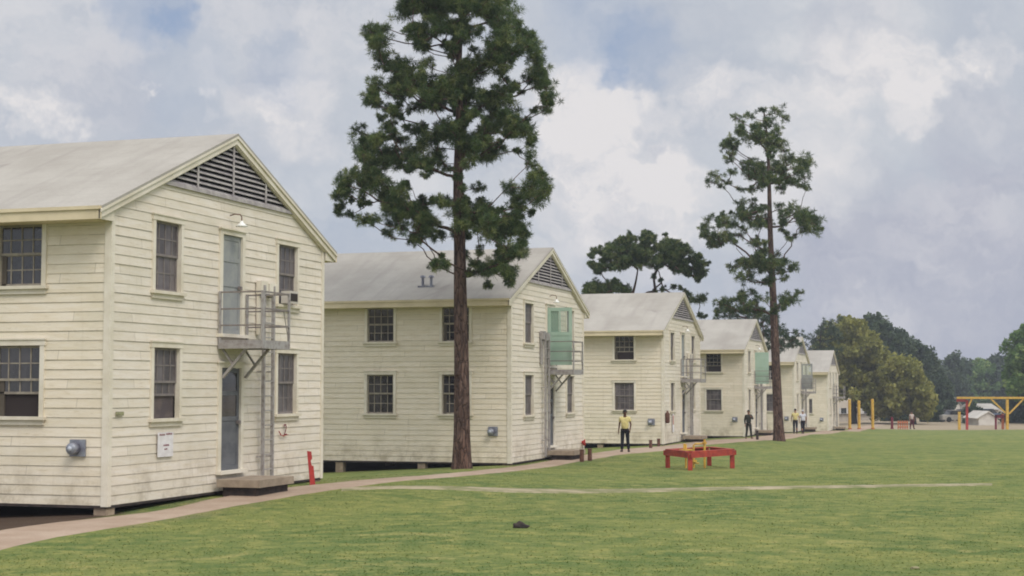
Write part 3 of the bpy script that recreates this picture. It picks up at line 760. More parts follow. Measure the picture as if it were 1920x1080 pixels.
# ---- signs and small things on the nearest barracks
def flat_text(txt, size, loc, parent, m, name='lettering', extrude=.002):
    cu = bpy.data.curves.new(name, 'FONT'); cu.body = txt; cu.size = size; cu.extrude = extrude; cu.align_x = 'CENTER'
    o = bpy.data.objects.new(name, cu); C.objects.link(o); dg = bpy.context.evaluated_depsgraph_get(); me = bpy.data.meshes.new_from_object(o.evaluated_get(dg))
    bpy.data.objects.remove(o); me.materials.clear(); o = link(name, me, M[m], parent, loc); o.rotation_euler = (R(90), 0, 0); return o
t = thing('wall_sign', 'white paper notice with small red lettering below the lower left window', 'sign', bpt(0, 1.62, -.045, .78), RZ)
q = MB(); q.box(0, .56, -.008, 0, 0, .46); part('notice_board', q, 'paper', t)
q = MB(); rr = random.Random(3)
for x0, x1, z in ((.06, .22, .40), (.30, .50, .41), (.20, .38, .20), (.24, .34, .13)):
    x = x0
    while x < x1: wl = rr.uniform(.015, .03); q.box(x, x+wl, -.011, -.008, z, z+.035*rr.uniform(.7, 1)); x += wl+.012
part('print', q, 'maroon', t)
t = thing('number_sign', 'painted number 2 over a red mark beneath the lower right window', 'sign', bpt(0, 6.62, -.045, .93), RZ)
flat_text('2', .36, (.36, -.009, .10), t, 'maroon')
q = MB(); q.bar((.12, -.008, .12), (.30, -.008, .08), .03, .01); q.bar((.28, -.008, .10), (.5, -.008, .11), .02, .01); q.bar((.05, -.008, .20), (.14, -.008, .12), .02, .01); part('mark', q, 'red', t)
t = thing('small_plate', 'small green plate on the gable wall beside the near corner board', 'plate', bpt(0, .2, -.03, 1.58), RZ)
q = MB(); q.box(0, .24, -.02, 0, 0, .07); part('plate', q, 'plate_green', t)
t = thing('air_conditioner', 'small white window air conditioner in the upper right window behind the balcony', 'air conditioner', bpt(0, 6.72, -.02, 3.92), RZ)
q = MB(); q.box(0, .42, -.24, -.03, 0, .27); part('casing', q, 'pale2', t); q = MB(); q.box(.04, .38, -.248, -.241, .05, .22); part('grille', q, 'darkwood', t)
# window opening above for the unit: an open notch is hidden behind the unit
def post_red(p, lab, h=.95, rz=0.0):
    t = thing('red_post', lab, 'post', p, rz)
    q = MB(); q.prism([(-.09, -.04, 0), (.09, -.04, 0), (.085, -.04, h*.55), (.02, -.04, h*.57), (.0, -.04, h*.72), (.06, -.04, h*.76), (.05, -.04, h*.97), (-.1, -.04, h)], (0, .08, 0)); part('post', q, 'red', t)
    q = MB(); q.box(-.10, .10, -.05, .05, -.02, .03); part('base', q, 'red', t); t.scale = (.62, .62, 1)
    return t
pr = post_red(bpt(0, 7.35, -.55, 0)*1, 'bright red notched post standing by the far corner of the nearest barracks', .76, RZ-R(60))
pr.location = onground(pr.location.x, pr.location.y); pr.rotation_euler = (R(-2), R(-5), RZ-R(60))
# red standpipe by the second barracks and stub posts
def cyl_thing(name, lab, cat, p, parts, group=None):
    t = thing(name, lab, cat, p, 0, group)
    for nm, m, fn in parts:
        q = MB(); fn(q); part(nm, q, m, t, smooth=False)
    return t
g = G(1087, 851)
cyl_thing('standpipe', 'red standpipe with side wheel behind two stub posts by the second barracks', 'standpipe', g, [
    ('pipe', 'red', lambda q: q.tube([(0, 0, 0), (0, 0, .75), (0, 0, .78)], [.06, .06, .07], 8)),
    ('wheel', 'red', lambda q: q.tube([(.07, -.03, .42), (.20, -.05, .42), (.21, -.05, .42)], [.05, .13, .11], 10))])
stubs = [((1091, 866), .42, 'left rusty stub post at the path edge in front of the red standpipe'), ((1106, 864), .42, 'right rusty stub post at the path edge in front of the red standpipe'),
         ((1220, 841), .38, 'left short brown stub post against the third barracks wall'), ((1235, 837), .36, 'right short brown stub post against the third barracks wall'),
         ((1420, 825), .50, 'dark stump post on the path between the soldier and the thin pine')]
for (px_, py_), h, lab in stubs:
    cyl_thing('stub_post', lab, 'post', G(px_, py_), [('post', 'rust' if h < .5 else 'darkwood', lambda q: q.tube([(0, 0, -.05), (0, 0, h-.04), (0, 0, h-.03), (0, 0, h)], [.075, .07, .085, .07], 8))], 'stub posts near the path')
t = thing('fire_extinguisher', 'dark red extinguisher hung beside the corner of the third barracks', 'extinguisher', bpt(2, .28, -.12, .95), RZ)
q = MB(); q.tube([(0, 0, 0), (0, 0, .05), (0, 0, .45), (0, 0, .52), (0, 0, .58)], [.08, .11, .11, .05, .04], 10); part('cylinder', q, 'rust', t, smooth=True)
t = thing('wall_sign', 'pale strip with faint red marks below the window of the third barracks', 'sign', bpt(2, 1.75, -.045, .5), RZ)
q = MB(); q.box(0, .36, -.008, 0, 0, .85); part('notice_board', q, 'paper', t); q = MB(); q.box(.08, .26, -.011, -.008, .35, .78); part('print', q, 'orange', t)

# ---- red frame with yellow valves
c1, c2, c3 = G(1252, 877), G(1294, 882), G(1373, 878)
ctr = (c1+c3)/2; c4_ = c1+c3-c2
t = thing('pipe_guard', 'low square red timber guard rail standing on the lawn', 'guard rail', (ctr.x, ctr.y, ctr.z))
def rel(p): return Vector((p.x-ctr.x, p.y-ctr.y, p.z-ctr.z))
cs = [rel(onground(p.x, p.y)) for p in (c1, c2, c3, c4_)]
hh = .58
for p in cs: q = MB(); q.bar(p-Vector((0, 0, .05)), p+Vector((0, 0, hh-.10)), .135, .135); part('leg', q, 'red_dark', t)
q0 = sum((p.z for p in cs))/4
for a, b_ in zip(cs, cs[1:]+cs[:1]):
    q = MB(); a2 = a.copy(); b2 = b_.copy(); a2.z = b2.z = q0+hh-.1; d = (b2-a2).normalized(); nrm = Vector((d.y, -d.x, 0))*.08
    q.bar(a2-d*.09+nrm, b2+d*.09+nrm, .04, .155); part('rail', q, 'red_dark', t)
    q = MB(); a3 = a2+Vector((0, 0, .10)); b3 = b2+Vector((0, 0, .10)); q.bar(a3, b3-d*.09, .17, .035); part('rail_cap', q, 'red_dark', t)
vl = thing('gas_valves', 'yellow upright pipes with valves inside the red guard rail', 'valve', (ctr.x-.15, ctr.y, ctr.z)); vl.scale = (.9, .9, .76)
for nm, fn in (('riser', lambda q: [q.tube([(.33, 0, 0), (.33, 0, 1.18)], .042, 8), q.tube([(.33, 0, .62), (.33, 0, .74)], .09, 8), q.tube([(.33, 0, 1.0), (.33, 0, 1.08)], .08, 8)]),
               ('riser', lambda q: [q.tube([(-.05, 0, 0), (-.05, 0, .95), (.02, 0, 1.0), (.33, 0, 1.0)], .035, 8), q.tube([(-.05, 0, .25), (-.05, 0, .33)], .11, 10), q.tube([(-.24, 0, .20), (.13, 0, .20)], .03, 8)]),
               ('stem', lambda q: [q.tube([(-.36, -.3, .0), (-.36, -.3, 1.0)], .035, 8), q.tube([(-.42, -.3, .80), (-.42, -.3, 1.02)], .03, 8)]),
               ('handwheel', lambda q: [q.tube([(-.36, -.3, .74), (-.36, -.3, .79)], .24, 12)])):
    q = MB(); fn(q); part(nm, q, 'yellow', vl)

# dark lump on lawn
g = G(977, 990)
def lump(seed, sx, sy, sz):
    bm = bmesh.new(); bmesh.ops.create_icosphere(bm, subdivisions=3, radius=1); r2 = random.Random(seed)
    ph = [r2.uniform(0, 6) for _ in range(6)]
    for v in bm.verts:
        k = 1+.25*math.sin(v.co.x*3+ph[0])*math.cos(v.co.y*4+ph[1])+.12*math.sin(v.co.z*7+ph[2]+v.co.x*5)
        v.co = Vector((v.co.x*sx*k, v.co.y*sy*k, max(v.co.z, -.35)*sz*k*(1-.35*v.co.x)))
    m = bpy.data.meshes.new('lump'); bm.to_mesh(m); bm.free(); m.polygons.foreach_set('use_smooth', [True]*len(m.polygons)); return m
tag(link('fallen_bark', lump(4, .13, .07, .07), M['darkwood'], None, (g.x, g.y, g.z+.02)), 'small dark lump of bark lying alone on the front lawn', 'bark')
g = G(1715, 1067)
tag(link('litter', lump(9, .05, .045, .02), M['walk'], None, (g.x, g.y, g.z+.01)), 'small tan scrap lying on the grass at the lower right', 'litter')

# ------------------------------------------------------------------ trees
def needle_tris(centers, rads, n, rng, wd=.007, up=.35):
    """pom-pom tufts of needles"""
    m = len(centers); N = m*n
    c = np.repeat(centers, n, 0); r = np.repeat(rads, n)
    d = rng.normal(size=(N, 3)); d[:, 2] += up; d /= np.linalg.norm(d, axis=1)[:, None]
    base = c+d*(r*(.05+.35*rng.random(N)))[:, None]; tip = c+d*(r*(.70+.60*rng.random(N)**2))[:, None]; tip[:, 2] -= .15*r*rng.random(N)
    s = np.cross(d, rng.normal(size=(N, 3))); s /= np.linalg.norm(s, axis=1)[:, None]+1e-9; s *= (wd*(.7+.6*rng.random(N)))[:, None]
    V = np.stack([base-s, base+s, tip+s*.4, tip-s*.4], 1)
    tint = np.repeat(rng.random(m), n)*.65+.35*rng.random(N)
    return V, tint
def leaf_quads(centers, rads, n, rng, size):
    m = len(centers); N = m*n; c = np.repeat(centers, n, 0); r = np.repeat(rads, n)
    d = rng.normal(size=(N, 3)); d /= np.linalg.norm(d, axis=1)[:, None]; p = c+d*(r*rng.random(N)**.45)[:, None]
    a = rng.normal(size=(N, 3)); a /= np.linalg.norm(a, axis=1)[:, None]; b = np.cross(a, rng.normal(size=(N, 3))); b /= np.linalg.norm(b, axis=1)[:, None]
    s = (size*(.5+rng.random(N)))[:, None]; a *= s; b *= s*.7
    V = np.stack([p-a, p-b, p+a, p+b], 1); tint = np.repeat(rng.random(m), n)*.6+.4*rng.random(N)
    return V, tint
def limbs(mb, trunk_pts, trunk_rad, nodes, rmin, rng, bias=.7, rise=.25, rk=1.0, seg=6):
    """connect nodes to the trunk with a greedy branching tree"""
    tp = []
    for a, b in zip(trunk_pts, trunk_pts[1:]):
        k = max(1, int((b-a).length/.35)); tp += [a+(b-a)*(i/k) for i in range(k)]
    tp.append(trunk_pts[-1]); nt = len(tp)
    P = [np.array(p) for p in tp]; path = [0.0]*nt; par = [-1]*nt
    todo = list(range(len(nodes))); nodes = [np.array(n) for n in nodes]
    ax = lambda n: min(np.hypot(*(n[:2]-p[:2]))+abs(n[2]-p[2])*.3 for p in P[:nt])
    order = sorted(todo, key=lambda i: ax(nodes[i]))
    for i in order:
        n = nodes[i]; arr = np.array(P); d = n-arr; dist = np.linalg.norm(d, axis=1)
        cost = dist+bias*np.array(path)*.35+np.clip(-(d[:, 2])+dist*rise, 0, None)*.9
        cost[:nt] += .25*dist[:nt]
        j = int(np.argmin(cost)); P.append(n); path.append(path[j]+dist[j]); par.append(j)
    cnt = [1]*len(P)
    for i in range(len(P)-1, nt-1, -1):
        if par[i] >= nt: cnt[par[i]] += cnt[i]
    for i in range(nt, len(P)):
        a, b = Vector(P[par[i]]), Vector(P[i]); L = (b-a).length
        ra = min(rmin*(cnt[i]+1)**.44*rk, .085); rb = min(rmin*max(cnt[i], 1)**.44*rk*.8, .07)
        m1 = a.lerp(b, .35)+Vector((rng.uniform(-1, 1), rng.uniform(-1, 1), rng.uniform(-.9, .2)))*L*.09
        m2 = a.lerp(b, .7)+Vector((rng.uniform(-1, 1), rng.uniform(-1, 1), rng.uniform(-.9, .3)))*L*.08
        mb.tube([a, m1, m2, b], [ra, ra*.9+rb*.1, (ra+rb)/2, rb], 5, False)
def tree(name, lab, cat, base, tpx, trad, blobs_px, Y, dspread, style, group=None, barkm='bark', density=1.0, seed=1, sub=5, rmin=.009, leafsize=.14, foliage=None, radk=1.0, bias=.7, fill=0):
    """tpx: trunk points (px,py) above base; blobs (px,py,rpx) placed about distance Y"""
    rng = np.random.default_rng(seed); rr = random.Random(seed); base = Vector(base)
    o = thing(name, lab, cat, base, 0, group)
    tp = [Vector((0, 0, -.1))]
    for px_, py_ in tpx: tp.append(at(px_, py_, base.y)-base)
    m = MB()
    if fill:
        ex = []
        for i in range(len(blobs_px)):
            for j in range(i):
                a, b = blobs_px[i], blobs_px[j]; dd_ = math.hypot(a[0]-b[0], a[1]-b[1])
                if dd_ < (a[2]+b[2])*1.12 and rr.random() < fill: ex.append(((a[0]+b[0])/2+rr.uniform(-3, 3), (a[1]+b[1])/2+rr.uniform(-3, 3), (a[2]+b[2])*.42))
        blobs_px = list(blobs_px)+ex
    # dense trunk spline
    pts = smooth_pl(tp, 2); L = [0.0]
    for a, b in zip(pts, pts[1:]): L.append(L[-1]+(b-a).length)
    rad = [trad*(1-.86*(l/L[-1])**1.3) for l in L]
    if trad > .12:
        rad = [r+trad*.08*math.exp(-l/1.0) for r, l in zip(rad, L)]
        # extra flare points
        q = [pts[0], Vector((0, 0, .0)), pts[0].lerp(pts[1], .0)+Vector((0, 0, .25)), Vector(tp[0])+Vector((0, 0, .6))]
        qr = [trad*1.5, trad*1.34, trad*1.2, trad*1.1]
        d0 = (tp[1]-tp[0]).normalized(); q = [tp[0], tp[0]+d0*.1, tp[0]+d0*.3, tp[0]+d0*.65]
        pts = q+[p for p, l in zip(pts, L) if l > 1.0]; rad = qr+[r for r, l in zip(rad, L) if l > 1.0]
    m.tube(pts, rad, 14)
    cs, rs_ = [], []
    X0 = base.x
    for px_, py_, rp in blobs_px:
        R_ = rp/F*Y*radk
        c = at(px_, py_, Y)-base
        lat = abs(c.x); dz = dspread*math.sqrt(max(.15, 1-min(1, lat/(dspread*1.6+.01))**2))
        dy = rr.uniform(-1, 1)*dz
        q = at(px_, py_, Y+dy)-base; cs.append(np.array(q)); rs_.append(R_)
    limbs(m, [p for p in pts[2:]], rad, cs, rmin, rr, bias)
    # sub tufts
    tc, tr = [], []
    for c, R_ in zip(cs, rs_):
        k = max(2, int(round(sub*density*(1 if style == 'pine' else 1))))
        for _ in range(k):
            d = rng.normal(size=3); d /= np.linalg.norm(d); d[2] = d[2]*.8+.08
            tcn = c+d*R_*(.25+.95*rng.random()**.8); rr_ = R_*(.34+.26*rng.random())+rmin*3; tc.append(tcn); tr.append(rr_)
            if style == 'pine': m.tube([c, (c+tcn)/2+np.array([0, 0, -.05*R_]), tcn], [rmin*.8, rmin*.6, rmin*.35], 3, False)
    m.sm = True
    part('trunk', m, barkm, o)
    tc = np.array(tc); tr = np.array(tr)
    if style == 'pine': V, ti = needle_tris(tc, tr, int(54*density) if trad > .2 else 46, rng, wd=.0075*Y/48)
    else: V, ti = leaf_quads(tc, tr*1.25, int(26*density), rng, leafsize)
    tri_mesh('crown', V, ti, M[foliage or ('needle' if style == 'pine' else 'olive')], o, 4)
    return o
A = [(560,90,80),(620,30,70),(740,60,80),(760,130,60),(860,40,80),(960,40,70),(1080,60,80),(1180,60,90),(1280,90,80),(1240,190,90),(1320,160,50),
(350,220,60),(430,190,60),(400,290,80),(380,340,50),(640,200,60),(700,210,60),(650,270,60),(830,190,70),(700,330,50),(1000,230,70),(1080,200,50),(960,270,50),
(1220,280,90),(1350,300,80),(1410,240,60),(1440,320,70),(1450,400,70),(1500,460,60),(440,420,70),(520,420,60),(600,470,80),(560,520,70),(730,440,50),
(820,570,80),(920,520,80),(700,560,70),(940,590,60),(1090,400,80),(1180,440,70),(1060,520,60),(1250,420,60),(370,560,60),(470,590,70),(340,660,60),(370,700,50),
(620,590,60),(560,650,50),(730,690,70),(800,720,60),(860,690,50),(1000,620,70),(1120,660,80),(1160,740,80),(1240,640,80),(1280,720,70),(1440,510,60),(1530,600,70),(1560,680,60),(1530,740,50),
(1200,810,80),(1300,840,90),(1390,890,70),(1130,880,60),(250,880,60),(310,960,90),(380,940,60),(290,1040,60),(560,950,45),(650,880,50),(700,930,60),(820,890,70),(900,900,60),(960,960,80),(1000,1010,70),(1180,1010,80),
(500,780,45),(620,740,45),(450,860,40),(520,1030,60),(640,1020,60),(780,1010,60),(1420,960,45),(860,830,50),(1060,760,50),(1060,930,60),
(700,-50,80),(860,-80,90),(1000,-60,80),(1150,-40,80),(780,-140,80),(900,-180,80),(1040,-150,70),(950,-260,60),(600,-20,60),(1240,0,70)]
B_ = [(280,40,60),(450,40,60),(500,90,60),(350,130,80),(280,170,60),(160,200,60),(150,270,70),(110,310,40),(330,240,80),(430,230,80),(540,270,60),(460,320,80),(480,380,80),(560,400,60),(150,370,35),(130,430,35),(200,440,35),(290,480,45),(370,480,40),(480,500,50),
(460,580,45),(560,540,50),(620,460,60),(700,500,80),(660,560,60),(760,520,60),(640,630,45),(740,590,50),(820,580,40),(670,400,50),(780,360,50),(870,370,60),(950,380,60),(960,470,80),(940,540,60),(950,600,50),(1050,480,60),(1090,400,60),(1150,440,70),(1200,500,80),
(1300,500,70),(1350,520,60),(1120,580,60),(1250,570,80),(1370,610,50),(1260,660,70),(1350,700,60),(1060,260,45),(1270,250,60),(1350,300,80),(1430,250,80),(1500,200,60),(1530,260,50),(1480,350,60),(1300,370,50),(1350,390,40),(1430,430,30),(1490,160,40),
(1410,100,45),(1420,40,45),(800,780,45),(850,790,40),(770,780,40),(820,720,25),(1100,820,60),(1200,790,70),(1270,830,60),(1280,900,45),(1130,920,35),(1010,830,35),(1230,720,50),(980,700,40),(1080,690,40),(640,90,60),(760,60,60),(860,120,50),(960,100,60),(1150,60,60),(1060,40,60)]
blA = [(600+x/3.6, y/3.6, r/3.6) for x, y, r in A]+[(600+x/3.6, 280+y/3.6, r/3.6) for x, y, r in B_]
def auto_blobs(outline, r, n, seed):
    """outline: polygon in px; fill with jittered blobs"""
    rng = random.Random(seed); P = np.array(outline, float); x0, y0 = P.min(0); x1, y1 = P.max(0); res = []
    for _ in range(n*60):
        x, y = rng.uniform(x0, x1), rng.uniform(y0, y1)
        if inpoly(P, np.array([x]), np.array([y]))[0] and all((x-a)**2+(y-b)**2 > (r*.62)**2 for a, b, _ in res):
            res.append((x, y, r*rng.uniform(.75, 1.2)))
            if len(res) >= n: break
    return res
def fillers(outline, holes, r, n, seed):
    return [b for b in auto_blobs(outline, r, n, seed) if not any((b[0]-hx)**2/(rx*rx)+(b[1]-hy)**2/(ry*ry) < 1 for hx, hy, rx, ry in holes)]
gb = G(866, 879)
OUT1 = [(745, 0), (705, 20), (690, 60), (695, 115), (715, 140), (700, 170), (690, 195), (672, 235), (662, 290), (650, 330), (640, 350), (650, 380), (700, 405), (745, 430), (800, 440), (860, 425), (885, 470), (890, 500), (950, 530), (975, 490), (985, 430), (980, 395), (1000, 370), (1020, 345), (1010, 320), (985, 300), (1000, 270), (985, 220), (1020, 205), (1038, 190), (1030, 150), (1015, 110), (985, 70), (965, 20), (930, -50), (880, -90), (820, -70), (770, -30)]
HOLES1 = [(815, 352, 40, 24), (905, 345, 30, 28), (940, 320, 34, 20), (990, 195, 14, 20), (835, 118, 14, 20), (905, 470, 22, 30), (700, 210, 10, 8), (740, 215, 12, 10), (965, 265, 14, 12)]
blA = blA+[(862+random.Random(900+i).uniform(-16, 16), -50+i*10.5, 11) for i in range(32)]
blA = blA+fillers(OUT1, HOLES1, 8.5, 210, 77)
tree('pine_tree', 'tall full pine with reddish trunk in front of the second barracks', 'pine tree', gb, [(866, 700), (863, 560), (862, 450), (858, 350), (862, 220), (860, 120), (866, 20), (862, -60)], .255, blA, gb.y, 2.6, 'pine', seed=3, fill=.42, sub=12, radk=1.05, density=1.1)
C2 = [(345,60,20),(290,90,25),(230,105,30),(410,75,35),(440,100,25),(370,110,30),(330,140,30),(250,160,30),(280,200,35),(195,200,25),(170,240,30),(210,250,30),(340,200,35),(390,220,45),(440,250,25),(190,290,25),(410,160,25),(270,310,25),(330,320,30),(400,330,40),(460,320,45),(520,310,45),(555,300,30),(540,380,35),(480,390,40),(545,430,20),(420,390,30),(350,360,40),(300,350,30),(280,370,30),(200,360,25),(140,370,30),(110,400,25),(150,410,20),(240,430,20),(300,430,20),(340,420,25),(430,430,25),(245,500,30),(300,500,25),(340,520,25),(420,520,30),(480,525,40),(540,540,40),(590,565,35),(570,630,40),(590,600,30),(520,600,30),(430,570,30),(250,570,35),(290,590,30),(210,590,30),(170,580,30),(90,570,30),(70,610,25),(80,640,25),(130,640,30),(110,690,20),(180,650,30),(240,640,25),(330,600,30),(360,560,25),(480,650,20),(300,680,25),(350,720,30),(400,740,30),(200,790,30),(240,770,30),(280,800,35),(330,770,35),(240,830,30),(280,850,35),(350,800,30),(400,790,35),(440,770,25),(490,790,30),(450,840,25),(350,860,25),(250,920,30),(300,910,30),(340,930,30),(180,950,30),(140,950,25),(200,990,30),(260,980,30),(330,990,30),(440,930,30),(480,930,35),(510,910,20),(440,980,25),(130,1000,20)]
OUT2 = [(1345, 40), (1320, 70)]
bl2 = [(1290+x/2.456, 180+y/2.456, r/2.456*1.08) for x, y, r in C2]
bl2 += fillers([(1395, 215), (1375, 240), (1360, 280), (1380, 300), (1335, 345), (1345, 355), (1440, 355), (1500, 355), (1515, 320), (1515, 300), (1480, 300), (1465, 260), (1470, 215), (1430, 205)], [(1405, 285, 14, 9)], 7, 34, 78)
bl2 += fillers([(1380, 385), (1325, 410), (1315, 430), (1330, 455), (1400, 470), (1440, 475), (1500, 440), (1535, 430), (1535, 405), (1500, 395), (1450, 385), (1400, 375)], [(1400, 450, 16, 10), (1460, 450, 20, 12)], 7, 40, 79)
bl2 += fillers([(1365, 495), (1385, 520), (1440, 530), (1490, 505), (1470, 490), (1430, 475), (1390, 480)], [], 7, 18, 80)+fillers([(1340, 570), (1380, 550), (1440, 570), (1490, 560), (1480, 580), (1430, 590), (1350, 590)], [], 7, 16, 81)
gb = G(1461, 827)
tree('pine_tree', 'slender tall pine with open tiered crown on the lawn edge', 'pine tree', gb, [(1458, 760), (1453, 640), (1449, 540), (1444, 440), (1442, 330), (1438, 250), (1432, 208)], .26, bl2, gb.y, 3.0, 'pine', seed=5, fill=.3, sub=11, density=.85, rmin=.014)
C3 = [(180,280,45),(240,235,20),(150,330,30),(150,400,30),(200,450,40),(250,480,40),(290,310,50),(350,320,50),(420,270,40),(450,140,35),(550,110,40),(600,150,40),(530,200,50),(600,230,50),(690,80,25),(700,150,50),(770,130,40),(680,230,50),(500,330,50),(420,350,50),(380,420,50),(450,420,40),(520,400,50),(620,330,50),(700,330,50),(640,420,50),(700,400,50),(760,300,50),(830,230,50),(900,200,50),(960,200,45),(1040,200,40),(1090,230,30),(1130,215,25),(905,105,22),(1060,300,40),(880,300,50),(940,350,50),(830,360,50),(1000,430,55),(1060,420,50),(1100,370,40),(1170,360,40),(1250,340,30),(1280,400,40),(1330,400,25),(1200,430,40),(1230,500,40),(1230,570,30),(1140,500,25),(790,530,35),(860,570,25),(200,590,40),(220,650,60),(330,640,60),(390,570,35),(420,640,60),(500,650,60),(120,640,50),(890,660,35),(980,640,30),(1050,650,30),(1100,690,40),(1160,760,55),(1240,770,65),(1300,740,40),(1250,930,35),(1310,940,25),(800,680,25)]
bl3 = [(1080+x/5.4, 420+y/5.4, r/5.4) for x, y, r in C3]
bl3 += fillers([(1112, 470), (1140, 462), (1165, 445), (1210, 437), (1260, 455), (1285, 462), (1310, 485), (1325, 500), (1308, 525), (1280, 512), (1240, 505), (1205, 505), (1170, 505), (1140, 508), (1110, 500)], [(1182, 515, 12, 12)], 7.5, 95, 82)
bl3 += fillers([(1100, 540), (1115, 530), (1180, 540), (1180, 550), (1095, 552)], [], 7, 20, 83)
gb = atg(1183, 88)
tree('pine_tree', 'broad flat topped pine spreading behind the third barracks roof', 'pine tree', gb, [(1183, 620), (1184, 560), (1192, 530), (1196, 505)], .26, bl3, 88, 2.2, 'pine', seed=8, fill=.35, sub=12, density=.9, rmin=.016, bias=.2)
# darker pines behind the fourth and fifth roofs
tree('pine_tree', 'dark pine rising just behind the fourth barracks gable', 'pine tree', atg(1432, 109.5), [(1432, 690), (1432, 640), (1430, 595)], .2,
     auto_blobs([(1338, 600), (1345, 575), (1375, 560), (1400, 585), (1432, 580), (1460, 592), (1475, 615), (1500, 625), (1495, 650), (1430, 660), (1400, 625), (1380, 612)], 9, 90, 2), 109.5, 2.6, 'pine', seed=12, sub=5, density=.8, rmin=.02, foliage='needle_far')
def leafy(name, lab, cat, px_, Y, trunk_px, trad, outline, r, n, seed, ds, fol, style='leaf', dens=1.0, ls=.15, group=None, sub=6, barkm='bark_grey', rmin=.025):
    return tree(name, lab, cat, atg(px_, Y), trunk_px, trad, auto_blobs(outline, r, n, seed), Y, ds, style, group, barkm, dens, seed, sub, rmin, ls, fol)
GR = 'trees beyond the far end of the lawn'
leafy('pine_tree', 'dark pine behind the roof of the fifth barracks left of the olive tree', 'pine tree', 1535, 168, [(1535, 700), (1538, 640), (1540, 612)], .25,
      [(1508, 650), (1512, 628), (1530, 622), (1545, 604), (1568, 600), (1575, 640), (1560, 700), (1535, 705), (1512, 690)], 10, 60, 21, 2.5, 'needle_far', 'pine', .7, group=GR, sub=5)
leafy('oak_tree', 'large olive coloured leafy tree beside the farthest barracks', 'tree', 1600, 176, [(1600, 740), (1598, 690), (1594, 640)], .32,
      [(1555, 690), (1540, 655), (1548, 622), (1580, 604), (1605, 603), (1630, 628), (1652, 660), (1668, 700), (1680, 745), (1680, 775), (1640, 778), (1610, 745), (1590, 735), (1575, 745), (1568, 720)], 13, 130, 22, 4.0, 'olive', dens=1.25, group=GR, ls=.20)
leafy('oak_tree', 'smaller olive leafy tree right of the large olive tree', 'tree', 1712, 172, [(1712, 770), (1705, 740), (1700, 710)], .25,
      [(1660, 700), (1668, 680), (1690, 676), (1712, 692), (1728, 715), (1742, 740), (1748, 765), (1735, 778), (1700, 775), (1680, 770), (1664, 745)], 12, 90, 23, 3.2, 'olive', dens=1.2, group=GR, ls=.19)
for i, (lab, px_, Y, top, ol, sd) in enumerate([
    ('tall dark pine with a rounded top behind the olive trees', 1650, 205, (1648, 612), [(1622, 630), (1628, 602), (1645, 597), (1668, 615), (1680, 650), (1688, 700), (1660, 700), (1640, 660)], 31),
    ('dark pine with a ragged top right of the rounded pine', 1698, 212, (1690, 640), [(1668, 650), (1685, 628), (1700, 640), (1712, 690), (1720, 740), (1690, 720), (1672, 690)], 32),
    ('pointed dark pine in the middle of the far slope of trees', 1725, 218, (1718, 655), [(1700, 690), (1708, 650), (1719, 640), (1732, 660), (1745, 710), (1755, 760), (1725, 770), (1705, 730)], 33),
    ('last dark pine stepping down toward the gap in the trees', 1755, 215, (1745, 680), [(1728, 700), (1742, 672), (1758, 690), (1772, 725), (1782, 765), (1775, 795), (1745, 795), (1735, 750)], 34)]):
    leafy('pine_tree', lab, 'pine tree', px_, Y, [(px_, 760), ((px_+top[0])/2, 700), top], .28, ol, 12, 70, sd, 3.5, 'needle_far', 'leaf', 1.3, .20, GR)
for i, (lab, x0, x1, yt, Y, sd, fol) in enumerate([
    ('far blue green tree with a peaked top left of the distant gap', 1766, 1802, 672, 290, 41, 'needle_far'),
    ('far tree with a low even crown above the parked cars', 1796, 1832, 680, 310, 42, 'needle_far'),
    ('far pale green rounded tree above the white shed', 1826, 1862, 684, 300, 43, 'greenleaf'),
    ('far dark tree with a small pointed tip right of the shed', 1852, 1888, 676, 320, 44, 'needle_far'),
    ('far dark tree low behind the yellow timber frame', 1880, 1925, 690, 300, 45, 'needle_far'),
    ('farthest dark tree at the right picture edge', 1915, 1960, 680, 310, 46, 'needle_far')]):
    xm = (x0+x1)/2
    leafy('distant_tree', lab, 'tree', xm, Y, [(xm, 750), (xm, 720)], .3, [(x0-8, 765), (x0-6, yt+24), (x0+6, yt+8), (xm, yt-3), (x1-5, yt+7), (x1+6, yt+26), (x1+8, 765)], 11, 60, sd, 5, fol, 'leaf', 1.2, .30, 'far trees closing the view')
leafy('leafy_tree', 'bright green leafy tree cut off by the right picture edge', 'tree', 1945, 175, [(1942, 740), (1942, 690), (1940, 650)], .3,
      [(1885, 650), (1898, 630), (1925, 612), (1970, 610), (2000, 660), (2000, 730), (1950, 755), (1905, 745), (1893, 712), (1898, 675)], 13, 100, 51, 3.8, 'greenleaf', dens=1.2, group=GR, ls=.20)
leafy('shrub', 'dark shrub mass below the green tree behind the yellow frame', 'shrub', 1922, 182, [(1922, 790), (1920, 770)], .10,
      [(1886, 803), (1888, 765), (1905, 748), (1960, 748), (1980, 803)], 11, 60, 52, 3.0, 'needle_far', dens=1.3, group=GR, ls=.16)
leafy('shrub', 'dark bush beside the red post of the yellow frame', 'shrub', 1825, 178, [(1825, 792), (1825, 775)], .08,
      [(1816, 800), (1815, 770), (1824, 762), (1836, 772), (1838, 800)], 8, 20, 53, 1.2, 'needle_far', dens=1.3, group=GR, ls=.14)
for i, (x0, x1, yt, sd, lab) in enumerate([(1730, 1762, 768, 61, 'dark brush at the foot of the last dark pine'), (1655, 1700, 772, 62, 'dark brush beneath the smaller olive tree')]):
    leafy('shrub', lab, 'shrub', (x0+x1)/2, 186+i*4, [((x0+x1)/2, 790), ((x0+x1)/2, 778)], .08, [(x0, 806), (x0+3, yt+6), ((x0+x1)/2, yt), (x1-3, yt+6), (x1, 806)], 9, 30, sd, 1.8, 'needle_far', dens=1.3, group=GR, ls=.16)

